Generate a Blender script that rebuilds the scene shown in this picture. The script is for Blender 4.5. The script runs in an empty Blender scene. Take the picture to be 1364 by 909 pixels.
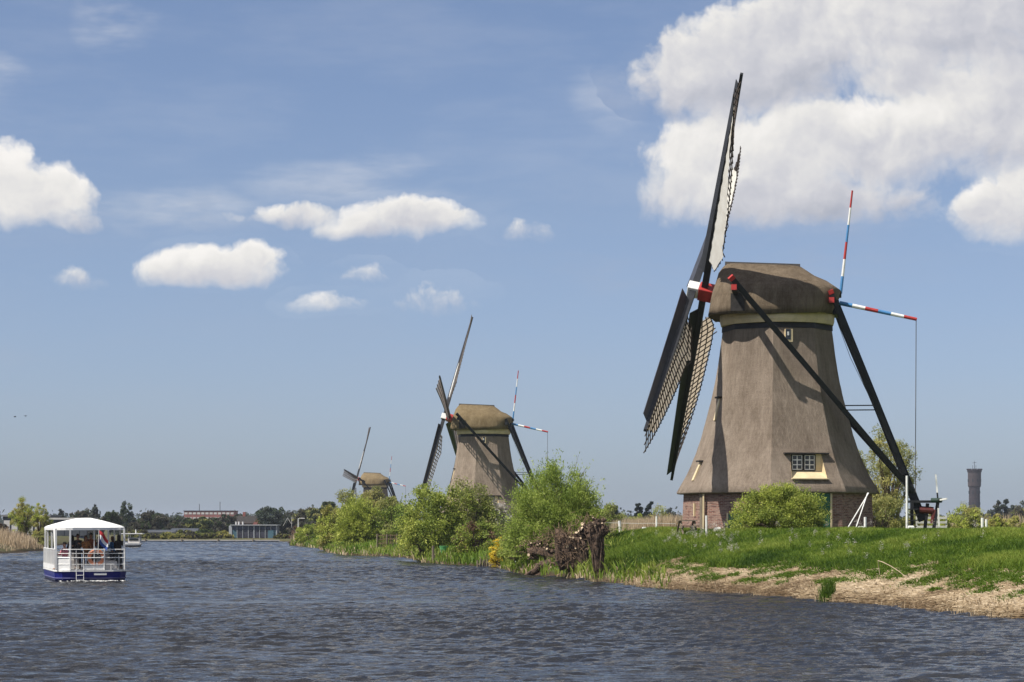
import bpy, bmesh, math, random
import numpy as np
from mathutils import Vector, Matrix

R = math.radians
scene = bpy.context.scene
COL = scene.collection
rng = np.random.default_rng(7)
random.seed(7)

# ------------------------------------------------------------------ camera
EYE, FPX, CX, HY = 2.8, 3000.0, 682.0, 700.0          # eye height above the water, focal length in photo pixels
cam_d = bpy.data.cameras.new('camera')
cam_d.sensor_width = 36.0
cam_d.lens = FPX * 36.0 / 1364.0
cam_d.shift_y = (HY - 454.5) / 1364.0
cam_d.clip_start = 0.5
cam_d.clip_end = 20000
cam = bpy.data.objects.new('camera', cam_d)
cam.location = (0, 0, EYE)
cam.rotation_euler = (R(90), 0, 0)
COL.objects.link(cam)
scene.camera = cam

# ------------------------------------------------------------------ light
SUN_AZ, SUN_EL = 242.5, 53.0                            # azimuth clockwise from +Y
sd = Vector((math.sin(R(SUN_AZ)) * math.cos(R(SUN_EL)), math.cos(R(SUN_AZ)) * math.cos(R(SUN_EL)), math.sin(R(SUN_EL))))
sun_d = bpy.data.lights.new('sun', 'SUN')
sun_d.energy = 5.0
sun_d.angle = R(0.5)
sun_d.color = (1.0, 0.95, 0.87)
sun = bpy.data.objects.new('sun', sun_d)
sun.rotation_euler = sd.to_track_quat('Z', 'Y').to_euler()
COL.objects.link(sun)

vs = scene.view_settings
vs.view_transform = 'Standard'
vs.look = 'None'
vs.exposure = 0.35
vs.gamma = 1.0
vs.use_curve_mapping = False
scene.cycles.max_bounces = 6
scene.cycles.transparent_max_bounces = 12
scene.cycles.caustics_reflective = False
scene.cycles.caustics_refractive = False


# ------------------------------------------------------------------ node helper
class NT:
    def __init__(s, tree):
        s.t = tree
        s.n = tree.nodes
        s.l = tree.links
        s.n.clear()

    def node(s, typ, ins=None, **props):
        n = s.n.new(typ)
        for k, v in props.items():
            setattr(n, k, v)
        for k, v in (ins or {}).items():
            s.set(n.inputs[k], v)
        return n

    def set(s, sock, v):
        if isinstance(v, bpy.types.NodeSocket):
            s.l.new(v, sock)
        elif isinstance(v, bpy.types.Node):
            s.l.new(v.outputs[0], sock)
        else:
            if sock.type == 'RGBA' and len(v) == 3:
                v = (*v, 1.0)
            sock.default_value = v

    def m(s, op, a, b=None, c=None, clamp=False):
        n = s.n.new('ShaderNodeMath')
        n.operation = op
        n.use_clamp = clamp
        for i, v in enumerate((a, b, c)):
            if v is not None:
                s.set(n.inputs[i], v)
        return n.outputs[0]

    def ss(s, x, lo, hi, a=0.0, b=1.0):
        n = s.node('ShaderNodeMapRange', interpolation_type='SMOOTHSTEP')
        s.set(n.inputs[0], x)
        for i, v in enumerate((lo, hi, a, b)):
            s.set(n.inputs[1 + i], v)
        return n.outputs[0]

    def mix(s, f, a, b, blend='MIX'):
        n = s.n.new('ShaderNodeMix')
        n.data_type = 'RGBA'
        n.blend_type = blend
        s.set(n.inputs[0], f)
        s.set(n.inputs[6], a)
        s.set(n.inputs[7], b)
        return n.outputs[2]

    def noise(s, vec, scale, detail=4.0, rough=0.5, dims='3D', dist=0.0):
        n = s.node('ShaderNodeTexNoise', noise_dimensions=dims)
        if vec is not None:
            s.set(n.inputs['Vector'], vec)
        n.inputs['Scale'].default_value = scale
        n.inputs['Detail'].default_value = detail
        n.inputs['Roughness'].default_value = rough
        n.inputs['Distortion'].default_value = dist
        return n.outputs[0]

    def ramp(s, f, stops):
        n = s.n.new('ShaderNodeValToRGB')
        el = n.color_ramp.elements
        while len(el) < len(stops):
            el.new(0.5)
        for e, (p, c) in zip(el, stops):
            e.position = p
            e.color = (*c, 1.0) if len(c) == 3 else c
        s.set(n.inputs[0], f)
        return n.outputs[0]


# ------------------------------------------------------------------ sky with cumulus clouds
world = bpy.data.worlds.new('World')
scene.world = world
world.use_nodes = True
w = NT(world.node_tree)
sky = w.node('ShaderNodeTexSky', sky_type='NISHITA', sun_disc=False)
sky.sun_elevation = R(SUN_EL)
sky.sun_rotation = R(SUN_AZ)
sky.altitude = 0
sky.air_density = 1.0
sky.dust_density = 0.6
sky.ozone_density = 2.0
tc = w.node('ShaderNodeTexCoord')
d = tc.outputs['Generated']
sep = w.node('ShaderNodeSeparateXYZ', {0: d})
dx, dy, dz = sep.outputs
az = w.m('ARCTAN2', dx, dy)                              # radians, 0 = straight ahead
hyp = w.m('SQRT', w.m('ADD', w.m('MULTIPLY', dx, dx), w.m('MULTIPLY', dy, dy)))
el = w.m('ARCTAN2', dz, hyp)
pv = w.node('ShaderNodeCombineXYZ', {0: az, 1: el, 2: 0.0})
warp = w.node('ShaderNodeTexNoise', {'Vector': pv.outputs[0], 'Scale': 14.0, 'Detail': 5.0, 'Roughness': 0.6}, noise_dimensions='2D')
wv = w.node('ShaderNodeVectorMath', {0: warp.outputs['Color'], 1: (0.5, 0.5, 0.5)}, operation='SUBTRACT')
wv2 = w.node('ShaderNodeVectorMath', {0: wv.outputs[0], 1: (0.030, 0.020, 0.0)}, operation='MULTIPLY')
pw = w.node('ShaderNodeVectorMath', {0: pv.outputs[0], 1: wv2.outputs[0]}, operation='ADD')
sp = w.node('ShaderNodeSeparateXYZ', {0: pw.outputs[0]})
U, V = sp.outputs[0], sp.outputs[1]


def ang(px, py):                                         # direction of a photo pixel as azimuth, elevation
    x, z = (px - CX) / FPX, (HY - py) / FPX
    return math.atan(x), math.atan(z / math.sqrt(1 + x * x))


# cumulus lobes: centre, half width, half height (photo pixels), weight, brightness
LOBES = [
    (985, 105, 150, 84, 1.0, .52), (1120, 45, 170, 95, 1.0, .58), (1290, 40, 180, 95, 1.0, .50), (900, 130, 62, 50, .85, .52),
    (1000, 215, 150, 74, 1.0, .84), (1150, 195, 170, 66, 1.0, .76), (1310, 165, 170, 85, 1.0, .74), (1215, 105, 90, 40, .9, .68),
    (1060, 266, 180, 46, .95, .46), (900, 250, 60, 52, .85, .66), (1480, 120, 170, 150, 1.0, .6),
    (1345, 285, 82, 56, .95, .72), (1410, 250, 90, 60, 1.0, .8), (1130, 12, 120, 60, .9, .62), (1420, 0, 180, 80, .9, .5),
    (22, 266, 98, 52, 1.0, .78), (2, 225, 42, 44, .85, .85), (-120, 250, 130, 60, 1.0, .7), (85, 290, 50, 26, .75, .60),
    (288, 362, 98, 34, 1.0, 0.74), (330, 350, 56, 30, .9, 0.78), (238, 370, 50, 24, .85, 0.68),
    (405, 283, 98, 20, .76, 0.60), (545, 290, 92, 34, 1.0, 0.74), (495, 302, 72, 24, .85, 0.68), (590, 287, 44, 28, .9, 0.76),
    (90, 376, 52, 21, 0.54, .62), (432, 411, 48, 20, 0.54, .66), (488, 369, 41, 20, 0.52, .62), (568, 398, 75, 30, 0.50, .6), (688, 310, 39, 22, 0.44, .58),
    (350, -6, 70, 14, .52, .6),
]
D0 = S0 = N0 = B0 = None
for (px, py, a, b, wt, tone) in LOBES:
    u0, v0 = ang(px, py)
    a, b = a / FPX, b / FPX
    du = w.m('MULTIPLY_ADD', U, 1 / a, -u0 / a)
    dvu = w.m('MULTIPLY_ADD', V, 1 / b, -v0 / b)
    dvd = w.m('MULTIPLY', dvu, -1 / 0.75)                # flatter underneath
    dd = w.m('MAXIMUM', dvu, dvd)
    r2 = w.m('MULTIPLY_ADD', du, du, w.m('MULTIPLY', dd, dd))
    f = w.m('MULTIPLY_ADD', r2, -0.55 * wt, wt)
    wgt = w.m('POWER', w.m('MAXIMUM', f, 0.0005), 3.0)
    lit = w.m('MULTIPLY_ADD', w.m('MULTIPLY_ADD', du, -0.10, dvu), 0.34, tone)
    S0 = w.m('MULTIPLY', lit, wgt) if S0 is None else w.m('MULTIPLY_ADD', lit, wgt, S0)
    B0 = w.m('MULTIPLY', dvu, wgt) if B0 is None else w.m('MULTIPLY_ADD', dvu, wgt, B0)
    N0 = wgt if N0 is None else w.m('ADD', N0, wgt)
    D0 = f if D0 is None else w.m('SMOOTH_MAX', D0, f, 0.2)
lobe_lum = w.m('DIVIDE', S0, N0)
upness = w.m('DIVIDE', B0, N0)
# the sky outside the frame carries the same kind of broken cumulus
pe = w.node('ShaderNodeCombineXYZ', {0: dx, 1: dy, 2: w.m('MULTIPLY', dz, 1.6)})
gen = w.noise(pe.outputs[0], 3.2, 7.0, 0.52)
outm = w.m('MAXIMUM', w.ss(w.m('ABSOLUTE', az), 0.27, 0.40), w.ss(el, 0.245, 0.34))
genD = w.m('MULTIPLY', w.ss(gen, 0.40, 0.64, 0.0, 1.0), outm)
D0 = w.m('MAXIMUM', D0, genD)
fine = w.noise(pw.outputs[0], 62.0, 9.0, 0.60, '2D')


def puffs(vec):                                          # rounded cauliflower bumps
    v_ = w.node('ShaderNodeTexVoronoi', {'Vector': vec, 'Scale': 62.0, 'Detail': 3.0, 'Roughness': 0.55, 'Lacunarity': 2.1}, voronoi_dimensions='2D', feature='F1', normalize=True)
    return v_.outputs['Distance']


puff = puffs(pw.outputs[0])
puff_lit = w.m('SUBTRACT', puffs(w.node('ShaderNodeVectorMath', {0: pw.outputs[0], 1: (-0.0028, 0.0040, 0.0)}, operation='ADD').outputs[0]), puff)
off = w.node('ShaderNodeVectorMath', {0: pw.outputs[0], 1: (-0.0045, 0.0065, 0.0)}, operation='ADD')
fine2 = w.noise(off.outputs[0], 46.0, 4.0, 0.55, '2D')
fine3 = w.noise(pw.outputs[0], 46.0, 4.0, 0.55, '2D')
big = w.noise(pw.outputs[0], 15.0, 2.5, 0.5, '2D')
dens = w.m('ADD', w.m('MULTIPLY_ADD', puff, -0.62, w.m('ADD', D0, 0.20)), w.m('MULTIPLY', w.m('SUBTRACT', fine, 0.5), 0.50))
alpha = w.ss(dens, w.ss(upness, -0.5, 0.5, 0.20, 0.33), w.ss(upness, -0.5, 0.5, 1.0, 0.68))
thick = w.ss(dens, 0.45, 1.0)
relief = w.m('MULTIPLY', w.m('SUBTRACT', fine3, fine2), 0.95)
lobe_lum = w.mix(outm, lobe_lum, w.node('ShaderNodeCombineXYZ', {0: 0.66, 1: 0.66, 2: 0.66}).outputs[0])
lum = w.m('MULTIPLY_ADD', w.m('SUBTRACT', big, 0.5), 0.62, lobe_lum)
lum = w.m('ADD', w.m('MULTIPLY_ADD', puff_lit, 0.42, lum), w.m('MULTIPLY', relief, 0.5))
lum = w.m('MULTIPLY_ADD', thick, -0.20, w.m('ADD', lum, 0.03), clamp=True)
cloud_c = w.ramp(lum, [(0.0, (4.3, 4.5, 5.2)), (0.4, (6.2, 6.2, 6.6)), (0.75, (8.4, 8.2, 7.9)), (1.0, (9.6, 9.3, 8.9))])
wisp = w.noise(w.node('ShaderNodeVectorMath', {0: pv.outputs[0], 1: (7.0, 30.0, 1.0)}, operation='MULTIPLY').outputs[0], 1.3, 5.0, 0.6, '2D')
wl = None                                                # faint veils at a few places, otherwise nearly clear
for (px, py, a, b, wt) in ((158, 30, 60, 60, 1.0), (0, 100, 60, 34, .9), (225, 278, 170, 40, .8), (480, 235, 220, 40, .6), (800, 130, 60, 60, .45), (840, 350, 160, 50, .5), (1100, 330, 200, 60, .5), (20, 480, 90, 30, .35)):
    u0, v0 = ang(px, py)
    q1 = w.m('MULTIPLY_ADD', U, FPX / a, -u0 * FPX / a)
    q2 = w.m('MULTIPLY_ADD', V, FPX / b, -v0 * FPX / b)
    g = w.ss(w.m('MULTIPLY_ADD', q1, q1, w.m('MULTIPLY', q2, q2)), 1.0, 0.0, 0.0, wt)
    wl = g if wl is None else w.m('MAXIMUM', wl, g)
wispa = w.m('MULTIPLY', w.ss(wisp, 0.34, 0.75), w.m('MULTIPLY_ADD', wl, 0.36, 0.07))
al = w.m('MULTIPLY', w.m('MAXIMUM', w.m('MULTIPLY', alpha, 0.96), wispa), w.ss(el, 0.0, 0.05))
tint = w.ramp(w.m('MULTIPLY', el, 3.0), [(0.0, (0.60, 0.74, 1.13)), (0.16, (0.75, 0.80, 1.08)), (0.42, (0.90, 0.87, 1.01)), (1.0, (0.97, 0.94, 1.01))])
skyc = w.mix(1.0, sky.outputs[0], tint, 'MULTIPLY')
fin = w.mix(al, skyc, cloud_c)
bg = w.node('ShaderNodeBackground', {'Color': fin, 'Strength': 0.08})
wo = w.node('ShaderNodeOutputWorld')
w.l.new(bg.outputs[0], wo.inputs[0])
world.cycles.sampling_method = 'MANUAL'
world.cycles.sample_map_resolution = 512


# ------------------------------------------------------------------ object helpers
def tag(o, label=None, cat=None, group=None, kind=None):
    for k, v in (('label', label), ('category', cat), ('group', group), ('kind', kind)):
        if v:
            o[k] = v
    return o


def empty(name, loc, rz=0.0, label=None, cat=None, group=None):
    o = bpy.data.objects.new(name, None)
    o.empty_display_size = 0.3
    o.location = loc
    o.rotation_euler = (0, 0, rz)
    COL.objects.link(o)
    return tag(o, label, cat, group)


def link(name, me, parent=None, loc=None):
    o = bpy.data.objects.new(name, me)
    COL.objects.link(o)
    if parent:
        o.parent = parent
    if loc is not None:
        o.location = loc
    return o


def copy_tree(o, parent=None):
    c = o.copy()
    COL.objects.link(c)
    if parent:
        c.parent = parent
    for ch in list(o.children):
        copy_tree(ch, c)
    return c


def np_mesh(name, verts, faces, mat, parent=None, attrs=None, smooth=False, mats=None, fmat=None):
    """faces: int array (n,3) or (n,4); attrs: {name: per-vertex float array}."""
    verts = np.asarray(verts, np.float32)
    faces = np.asarray(faces, np.int32)
    n, k = faces.shape
    me = bpy.data.meshes.new(name)
    me.vertices.add(len(verts))
    me.vertices.foreach_set('co', verts.ravel())
    me.loops.add(n * k)
    me.loops.foreach_set('vertex_index', faces.ravel())
    me.polygons.add(n)
    me.polygons.foreach_set('loop_start', np.arange(0, n * k, k, dtype=np.int32))
    me.polygons.foreach_set('loop_total', np.full(n, k, np.int32))
    for m_ in (mats or [mat]):
        me.materials.append(m_)
    if fmat is not None:
        me.polygons.foreach_set('material_index', np.asarray(fmat, np.int32))
    me.update(calc_edges=True)
    for a, v in (attrs or {}).items():
        at = me.attributes.new(a, 'FLOAT', 'POINT')
        at.data.foreach_set('value', np.asarray(v, np.float32))
    me.polygons.foreach_set('use_smooth', np.full(n, smooth, bool))
    return link(name, me, parent)


class MB:
    """Collects boxes, beams, tubes and lofts and links them as one mesh object."""

    def __init__(s):
        s.v, s.f, s.mi = [], [], []
        s.cur = 0

    def add(s, vs_, fs_):
        b = len(s.v)
        s.v += [tuple(p) for p in vs_]
        s.f += [tuple(i + b for i in f) for f in fs_]
        s.mi += [s.cur] * len(fs_)

    def hexa(s, p):
        s.add(p, [(0, 3, 2, 1), (4, 5, 6, 7), (0, 1, 5, 4), (1, 2, 6, 5), (2, 3, 7, 6), (3, 0, 4, 7)])

    def box(s, c, size, rz=0.0):
        hx, hy, hz = size[0] / 2, size[1] / 2, size[2] / 2
        cs, sn = math.cos(rz), math.sin(rz)
        s.hexa([(c[0] + x * cs - y * sn, c[1] + x * sn + y * cs, c[2] + z)
                for z in (-hz, hz) for x, y in ((-hx, -hy), (hx, -hy), (hx, hy), (-hx, hy))])

    def beam(s, p0, p1, wd, ht=None, side=None, w1=None, h1=None):
        """square beam p0 to p1; side = direction of the width."""
        p0, p1 = Vector(p0), Vector(p1)
        ht = wd if ht is None else ht
        w1 = wd if w1 is None else w1
        h1 = ht if h1 is None else h1
        a = (p1 - p0).normalized()
        sd_ = Vector(side) if side is not None else (Vector((0, 0, 1)).cross(a) if abs(a.z) < 0.95 else Vector((0, 1, 0)))
        sd_ = (sd_ - a * sd_.dot(a)).normalized()
        up = a.cross(sd_)
        pts = []
        for p, ww, hh in ((p0, wd, ht), (p1, w1, h1)):
            for x, y in ((-1, -1), (1, -1), (1, 1), (-1, 1)):
                pts.append(p + sd_ * (x * ww / 2) + up * (y * hh / 2))
        s.hexa(pts)

    def tube(s, pts, rad, n=8, cap=True):
        pts = [Vector(p) for p in pts]
        if not hasattr(rad, '__len__'):
            rad = [rad] * len(pts)
        vs_, fs_ = [], []
        prev = None
        for i, p in enumerate(pts):
            t = (pts[min(i + 1, len(pts) - 1)] - pts[max(i - 1, 0)]).normalized()
            if prev is None:
                ref = Vector((0, 0, 1)) if abs(t.z) < 0.9 else Vector((1, 0, 0))
                x = t.cross(ref).normalized()
            else:
                x = (prev - t * prev.dot(t)).normalized()
            prev = x
            y = t.cross(x)
            for k in range(n):
                a = 2 * math.pi * k / n
                vs_.append(p + (x * math.cos(a) + y * math.sin(a)) * rad[i])
        for i in range(len(pts) - 1):
            for k in range(n):
                k2 = (k + 1) % n
                fs_.append((i * n + k, i * n + k2, (i + 1) * n + k2, (i + 1) * n + k))
        if cap:
            fs_.append(tuple(reversed(range(n))))
            fs_.append(tuple((len(pts) - 1) * n + k for k in range(n)))
        s.add(vs_, fs_)

    def loft(s, rings, cap=True, closed=True):
        n = len(rings[0])
        vs_ = [p for r in rings for p in r]
        fs_ = []
        for i in range(len(rings) - 1):
            for k in range(n if closed else n - 1):
                k2 = (k + 1) % n
                fs_.append((i * n + k, i * n + k2, (i + 1) * n + k2, (i + 1) * n + k))
        if cap:
            fs_.append(tuple(reversed(range(n))))
            fs_.append(tuple((len(rings) - 1) * n + k for k in range(n)))
        s.add(vs_, fs_)

    def lathe(s, prof, n=16, c=(0, 0, 0), ph=0.0, cap=True):
        s.loft([[(c[0] + r * math.cos(ph + 2 * math.pi * k / n), c[1] + r * math.sin(ph + 2 * math.pi * k / n), c[2] + z) for k in range(n)]
                for z, r in prof], cap)

    def build(s, name, mats, parent=None, smooth=False, bevel=0.0, loc=None):
        me = bpy.data.meshes.new(name)
        me.from_pydata([tuple(p) for p in s.v], [], s.f)
        mats = mats if isinstance(mats, (list, tuple)) else [mats]
        for m_ in mats:
            me.materials.append(m_)
        me.polygons.foreach_set('material_index', s.mi)
        me.polygons.foreach_set('use_smooth', [smooth] * len(s.f))
        me.update()
        o = link(name, me, parent, loc)
        if bevel:
            b = o.modifiers.new('bevel', 'BEVEL')
            b.width = bevel
            b.segments = 1
        return o


def P(px, py, depth):
    """world point that the photo pixel shows at that distance (only used to read positions off the photograph)."""
    return Vector(((px - CX) * depth / FPX, depth, EYE + (HY - py) * depth / FPX))


# ------------------------------------------------------------------ materials
MATS = {}


def mat(name, col, rough=0.7, var=0.12, scale=6.0, bump=0.0, bscale=20.0, metal=0.0, spec=0.4, col2=None, stretch=(1, 1, 1), coord='Object'):
    if name in MATS:
        return MATS[name]
    m_ = bpy.data.materials.new(name)
    m_.use_nodes = True
    t = NT(m_.node_tree)
    c = t.node('ShaderNodeTexCoord').outputs[coord]
    if stretch != (1, 1, 1):
        c = t.node('ShaderNodeMapping', {'Vector': c, 'Scale': stretch}).outputs[0]
    n1 = t.noise(c, scale, 5.0, 0.6)
    c2 = col2 or tuple(x * (1 - 2.2 * var) for x in col)
    c1 = tuple(min(1, x * (1 + var)) for x in col)
    base = t.mix(t.ss(n1, 0.3, 0.7), c2, c1)
    b = t.node('ShaderNodeBsdfPrincipled', {'Base Color': base, 'Roughness': rough, 'Metallic': metal, 'Specular IOR Level': spec})
    if bump:
        n2 = t.noise(c, bscale, 4.0, 0.65)
        t.set(b.inputs['Normal'], t.node('ShaderNodeBump', {'Height': n2, 'Strength': 1.0, 'Distance': bump}))
    o = t.node('ShaderNodeOutputMaterial')
    t.l.new(b.outputs[0], o.inputs[0])
    MATS[name] = m_
    return m_


def leaf_mat(name, c_dark, c_mid, c_light, trans=0.42, rough=0.6):
    """leaf colour runs over the per-leaf value 'tint'."""
    if name in MATS:
        return MATS[name]
    m_ = bpy.data.materials.new(name)
    m_.use_nodes = True
    t = NT(m_.node_tree)
    a = t.node('ShaderNodeAttribute', attribute_name='tint').outputs['Fac']
    c = t.ramp(a, [(0.0, c_dark), (0.5, c_mid), (1.0, c_light)])
    d1 = t.node('ShaderNodeBsdfPrincipled', {'Base Color': c, 'Roughness': rough, 'Specular IOR Level': 0.25})
    tr = t.node('ShaderNodeBsdfTranslucent', {'Color': c})
    mx = t.node('ShaderNodeMixShader', {0: trans, 1: d1, 2: tr})
    o = t.node('ShaderNodeOutputMaterial')
    t.l.new(mx.outputs[0], o.inputs[0])
    MATS[name] = m_
    return m_


M_BARK = mat('bark', (0.15, 0.11, 0.08), 0.9, 0.25, 5.0, 0.03, 9.0, stretch=(1, 1, 0.25))
M_WHITE = mat('white_paint', (0.78, 0.77, 0.73), 0.5, 0.05, 3.0)
M_BLACKW = mat('tarred_wood', (0.012, 0.013, 0.016), 0.62, 0.2, 3.0, 0.004, 30.0)
M_CREAM = mat('cream_paint', (0.66, 0.53, 0.32), 0.6, 0.07, 2.0)
M_RED = mat('red_paint', (0.42, 0.035, 0.03), 0.5, 0.1, 3.0)
M_BLUE = mat('blue_paint', (0.06, 0.22, 0.46), 0.5, 0.06, 3.0)
M_GREEN = mat('green_paint', (0.010, 0.105, 0.06), 0.5, 0.1, 3.0)
M_GLASS = mat('dark_glass', (0.018, 0.022, 0.026), 0.08, 0.05, 1.0, spec=0.6)
M_WOODG = mat('weathered_wood', (0.20, 0.16, 0.115), 0.85, 0.2, 4.0, 0.006, 20.0, stretch=(1, 1, 0.3))


# ------------------------------------------------------------------ terrain and water
def wp(px, py):                                          # water level point under a pixel
    dpt = EYE * FPX / (py - HY)
    return ((px - CX) * dpt / FPX, dpt)


RIGHT = [(60, -90), (31, 0), (22.8, 34)] + [wp(*q) for q in (
    (1364, 826), (1290, 819), (1230, 813), (1170, 806), (1100, 801), (1040, 796), (980, 791), (920, 787), (860, 783), (830, 778), (800, 776), (770, 772), (740, 769),
    (690, 765), (665, 757), (640, 755), (600, 753), (565, 750), (545, 744), (520, 741.5), (500, 741), (465, 740), (440, 737), (425, 731), (405, 728.5), (386, 727))]
FARS = [(-33, 350), (-37, 385), (-52, 386), (-66, 387)]
LEFT = [(-66, 340), (-60, 290), (-54, 258), wp(62, 733.5), wp(30, 736), wp(0, 738.5), (-52, 190), (-60, 120), (-70, 40), (-80, -90)]
POLY = np.array(RIGHT + FARS + LEFT)


def shore_dist(x, y):
    """signed distance to the waterline, positive on land."""
    x, y = np.asarray(x, float), np.asarray(y, float)
    best = np.full(x.shape, 1e9)
    inside = np.zeros(x.shape, bool)
    n = len(POLY)
    for i in range(n):
        ax, ay = POLY[i]
        bx, by = POLY[(i + 1) % n]
        ex, ey = bx - ax, by - ay
        t = np.clip(((x - ax) * ex + (y - ay) * ey) / (ex * ex + ey * ey), 0, 1)
        best = np.minimum(best, (x - ax - t * ex) ** 2 + (y - ay - t * ey) ** 2)
        c = (ay > y) != (by > y)
        with np.errstate(divide='ignore', invalid='ignore'):
            inside ^= c & (x < ex * (y - ay) / (ey if ey else 1e-9) + ax)
    dist = np.sqrt(best)
    return np.where(inside, -dist, dist)


def sstep(x, a, b):
    t = np.clip((x - a) / (b - a), 0, 1)
    return t * t * (3 - 2 * t)


def vnoise(x, y, seed=0):
    """cheap smooth value noise, 0..1"""
    xi, yi = np.floor(x).astype(np.int64), np.floor(y).astype(np.int64)
    fx, fy = x - xi, y - yi
    fx, fy = fx * fx * (3 - 2 * fx), fy * fy * (3 - 2 * fy)

    def h(a, b):
        v = np.sin(a * 127.1 + b * 311.7 + seed * 74.7) * 43758.5453
        return v - np.floor(v)
    return (h(xi, yi) * (1 - fx) + h(xi + 1, yi) * fx) * (1 - fy) + (h(xi, yi + 1) * (1 - fx) + h(xi + 1, yi + 1) * fx) * fy


def ground_h(x, y):
    x, y = np.asarray(x, float), np.asarray(y, float)
    dd = shore_dist(x, y)
    near = (1 - sstep(y - 2.2 * (x - 6), 122, 165)) * sstep(x, -8, 6) # the dike by the big mill
    crest = 1.0 + 1.27 * near - 0.66 * sstep(y, 340, 378)
    width = 3.0 + (7.6 - 3.6 * sstep(y, 98, 116)) * near
    r_ = np.clip(dd / width, 0, 1)
    prof = r_ * (1 - 0.15 * r_) / 0.85
    h = crest * prof + 0.16 * sstep(dd, 0.0, 0.3)
    h = np.where(dd < 0.0, np.maximum(dd * 0.5, -0.9), h)
    h += np.where(dd > 0.3, (vnoise(x * 0.8, y * 0.8, 1) - .5) * 0.14 + (vnoise(x * 2.3, y * 2.3, 2) - .5) * 0.06, 0) * (1 - 0.6 * sstep(dd, 12, 16))
    return h


def gh(x, y):
    return float(ground_h(np.array([x]), np.array([y]))[0])


def axis(parts):
    out = []
    for a, b, st in parts:
        out += list(np.arange(a, b - 1e-6, st))
    out.append(parts[-1][1])
    return np.array(out)


def grow(a, b, n, p=2.2):
    return list(a + (b - a) * np.linspace(0, 1, n) ** p)


gx = np.unique(np.concatenate([-np.array(grow(90, 7000, 22)), axis([(-90, -5, 1.0), (-5, 36, 0.42), (36, 90, 1.5)]), grow(90, 7000, 22)]))
gy = np.unique(np.concatenate([-np.array(grow(90, 1500, 8)), axis([(-90, 50, 5.0), (50, 150, 0.5), (150, 400, 1.25)]), grow(400, 9000, 26)]))
GX, GY = np.meshgrid(gx, gy)
GZ = ground_h(GX.ravel(), GY.ravel())
GD = shore_dist(GX.ravel(), GY.ravel())


def straw_amount(x, y, dd):
    n = vnoise(x * 0.5, y * 0.35, 5) * 1.6 + vnoise(x * 1.6, y * 1.2, 6) * 1.0 - 1.3
    lim = 4.3 - 1.7 * sstep(y, 88, 104)
    s_ = 1 - sstep(dd + n * 1.5, lim - 0.7, lim + 0.5)
    return s_ * (1 - sstep(y - 1.2 * x, 98, 103))


nx_, ny_ = len(gx), len(gy)
idx = np.arange(nx_ * ny_).reshape(ny_, nx_)
quads = np.stack([idx[:-1, :-1].ravel(), idx[:-1, 1:].ravel(), idx[1:, 1:].ravel(), idx[1:, :-1].ravel()], 1)
mg = bpy.data.materials.new('ground_soil')
mg.use_nodes = True
t = NT(mg.node_tree)
co = t.node('ShaderNodeTexCoord').outputs['Object']
st_ = t.node('ShaderNodeAttribute', attribute_name='straw').outputs['Fac']
sh_ = t.node('ShaderNodeAttribute', attribute_name='shore').outputs['Fac']
n1 = t.noise(co, 0.6, 6.0, 0.6)
n2 = t.noise(co, 7.0, 5.0, 0.7)
grassc = t.mix(t.ss(n1, 0.35, 0.65), (0.055, 0.095, 0.018), (0.095, 0.135, 0.03))
farg = t.mix(t.ss(n1, 0.35, 0.65), (0.13, 0.13, 0.05), (0.10, 0.12, 0.035))
grassc = t.mix(t.ss(sh_, 30.0, 60.0), grassc, farg)
yco = t.node('ShaderNodeSeparateXYZ', {0: co}).outputs[1]
quayc = t.mix(t.ss(n1, 0.4, 0.6), (0.105, 0.090, 0.050), (0.075, 0.080, 0.035))
grassc = t.mix(t.ss(yco, 345.0, 380.0), grassc, quayc)
xco = t.node('ShaderNodeSeparateXYZ', {0: co}).outputs[0]
grassc = t.mix(t.ss(xco, -40.0, -46.0), grassc, quayc)
strawc = t.mix(t.ss(n2, 0.3, 0.7), (0.24, 0.165, 0.088), (0.46, 0.34, 0.19))
c_ = t.mix(st_, grassc, strawc)
c_ = t.mix(t.ss(sh_, 0.55, 0.12), c_, (0.05, 0.036, 0.022))
bs = t.node('ShaderNodeBsdfPrincipled', {'Base Color': c_, 'Roughness': 0.95, 'Specular IOR Level': 0.1})
t.set(bs.inputs['Normal'], t.node('ShaderNodeBump', {'Height': n2, 'Strength': 1.0, 'Distance': 0.05}))
t.l.new(bs.outputs[0], t.node('ShaderNodeOutputMaterial').inputs[0])
ground = np_mesh('ground', np.stack([GX.ravel(), GY.ravel(), GZ], 1), quads, mg,
                 attrs={'straw': straw_amount(GX.ravel(), GY.ravel(), GD), 'shore': GD}, smooth=True)
tag(ground, kind='structure')

# water: real wavelets, finer near the camera
wr = np.random.default_rng(11)
WAVES = []
for i in range(64):
    lam = 0.18 * (1.7 / 0.18) ** wr.random() ** 0.9
    th = R(262) + wr.normal(0, 0.44)                     # wind blows mostly towards the camera, a little across
    amp = 0.0064 * lam ** 0.78 * (0.7 + 0.6 * wr.random())
    WAVES.append((lam, th, amp, wr.random() * 6.283))


def wave_h(x, y, minlam):
    h = np.zeros(x.shape)
    gust = 0.45 + 0.75 * vnoise(x * 0.09 + 3, y * 0.05, 21) + 0.35 * vnoise(x * 0.35, y * 0.16, 22)
    wx = x + 0.5 * (vnoise(x * 0.5, y * 0.5, 31) - .5)
    wy = y + 0.5 * (vnoise(x * 0.5, y * 0.5, 32) - .5)
    for lam, th, amp, ph in WAVES:
        if lam < minlam:
            continue
        k = 6.2832 / lam
        a = k * (wx * math.cos(th) + wy * math.sin(th)) + ph
        h += amp * (np.sin(a) + 0.22 * np.sin(2 * a + 1.2))
    return h * gust * (1 + 0.45 * sstep(y, 70, 180))


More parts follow.
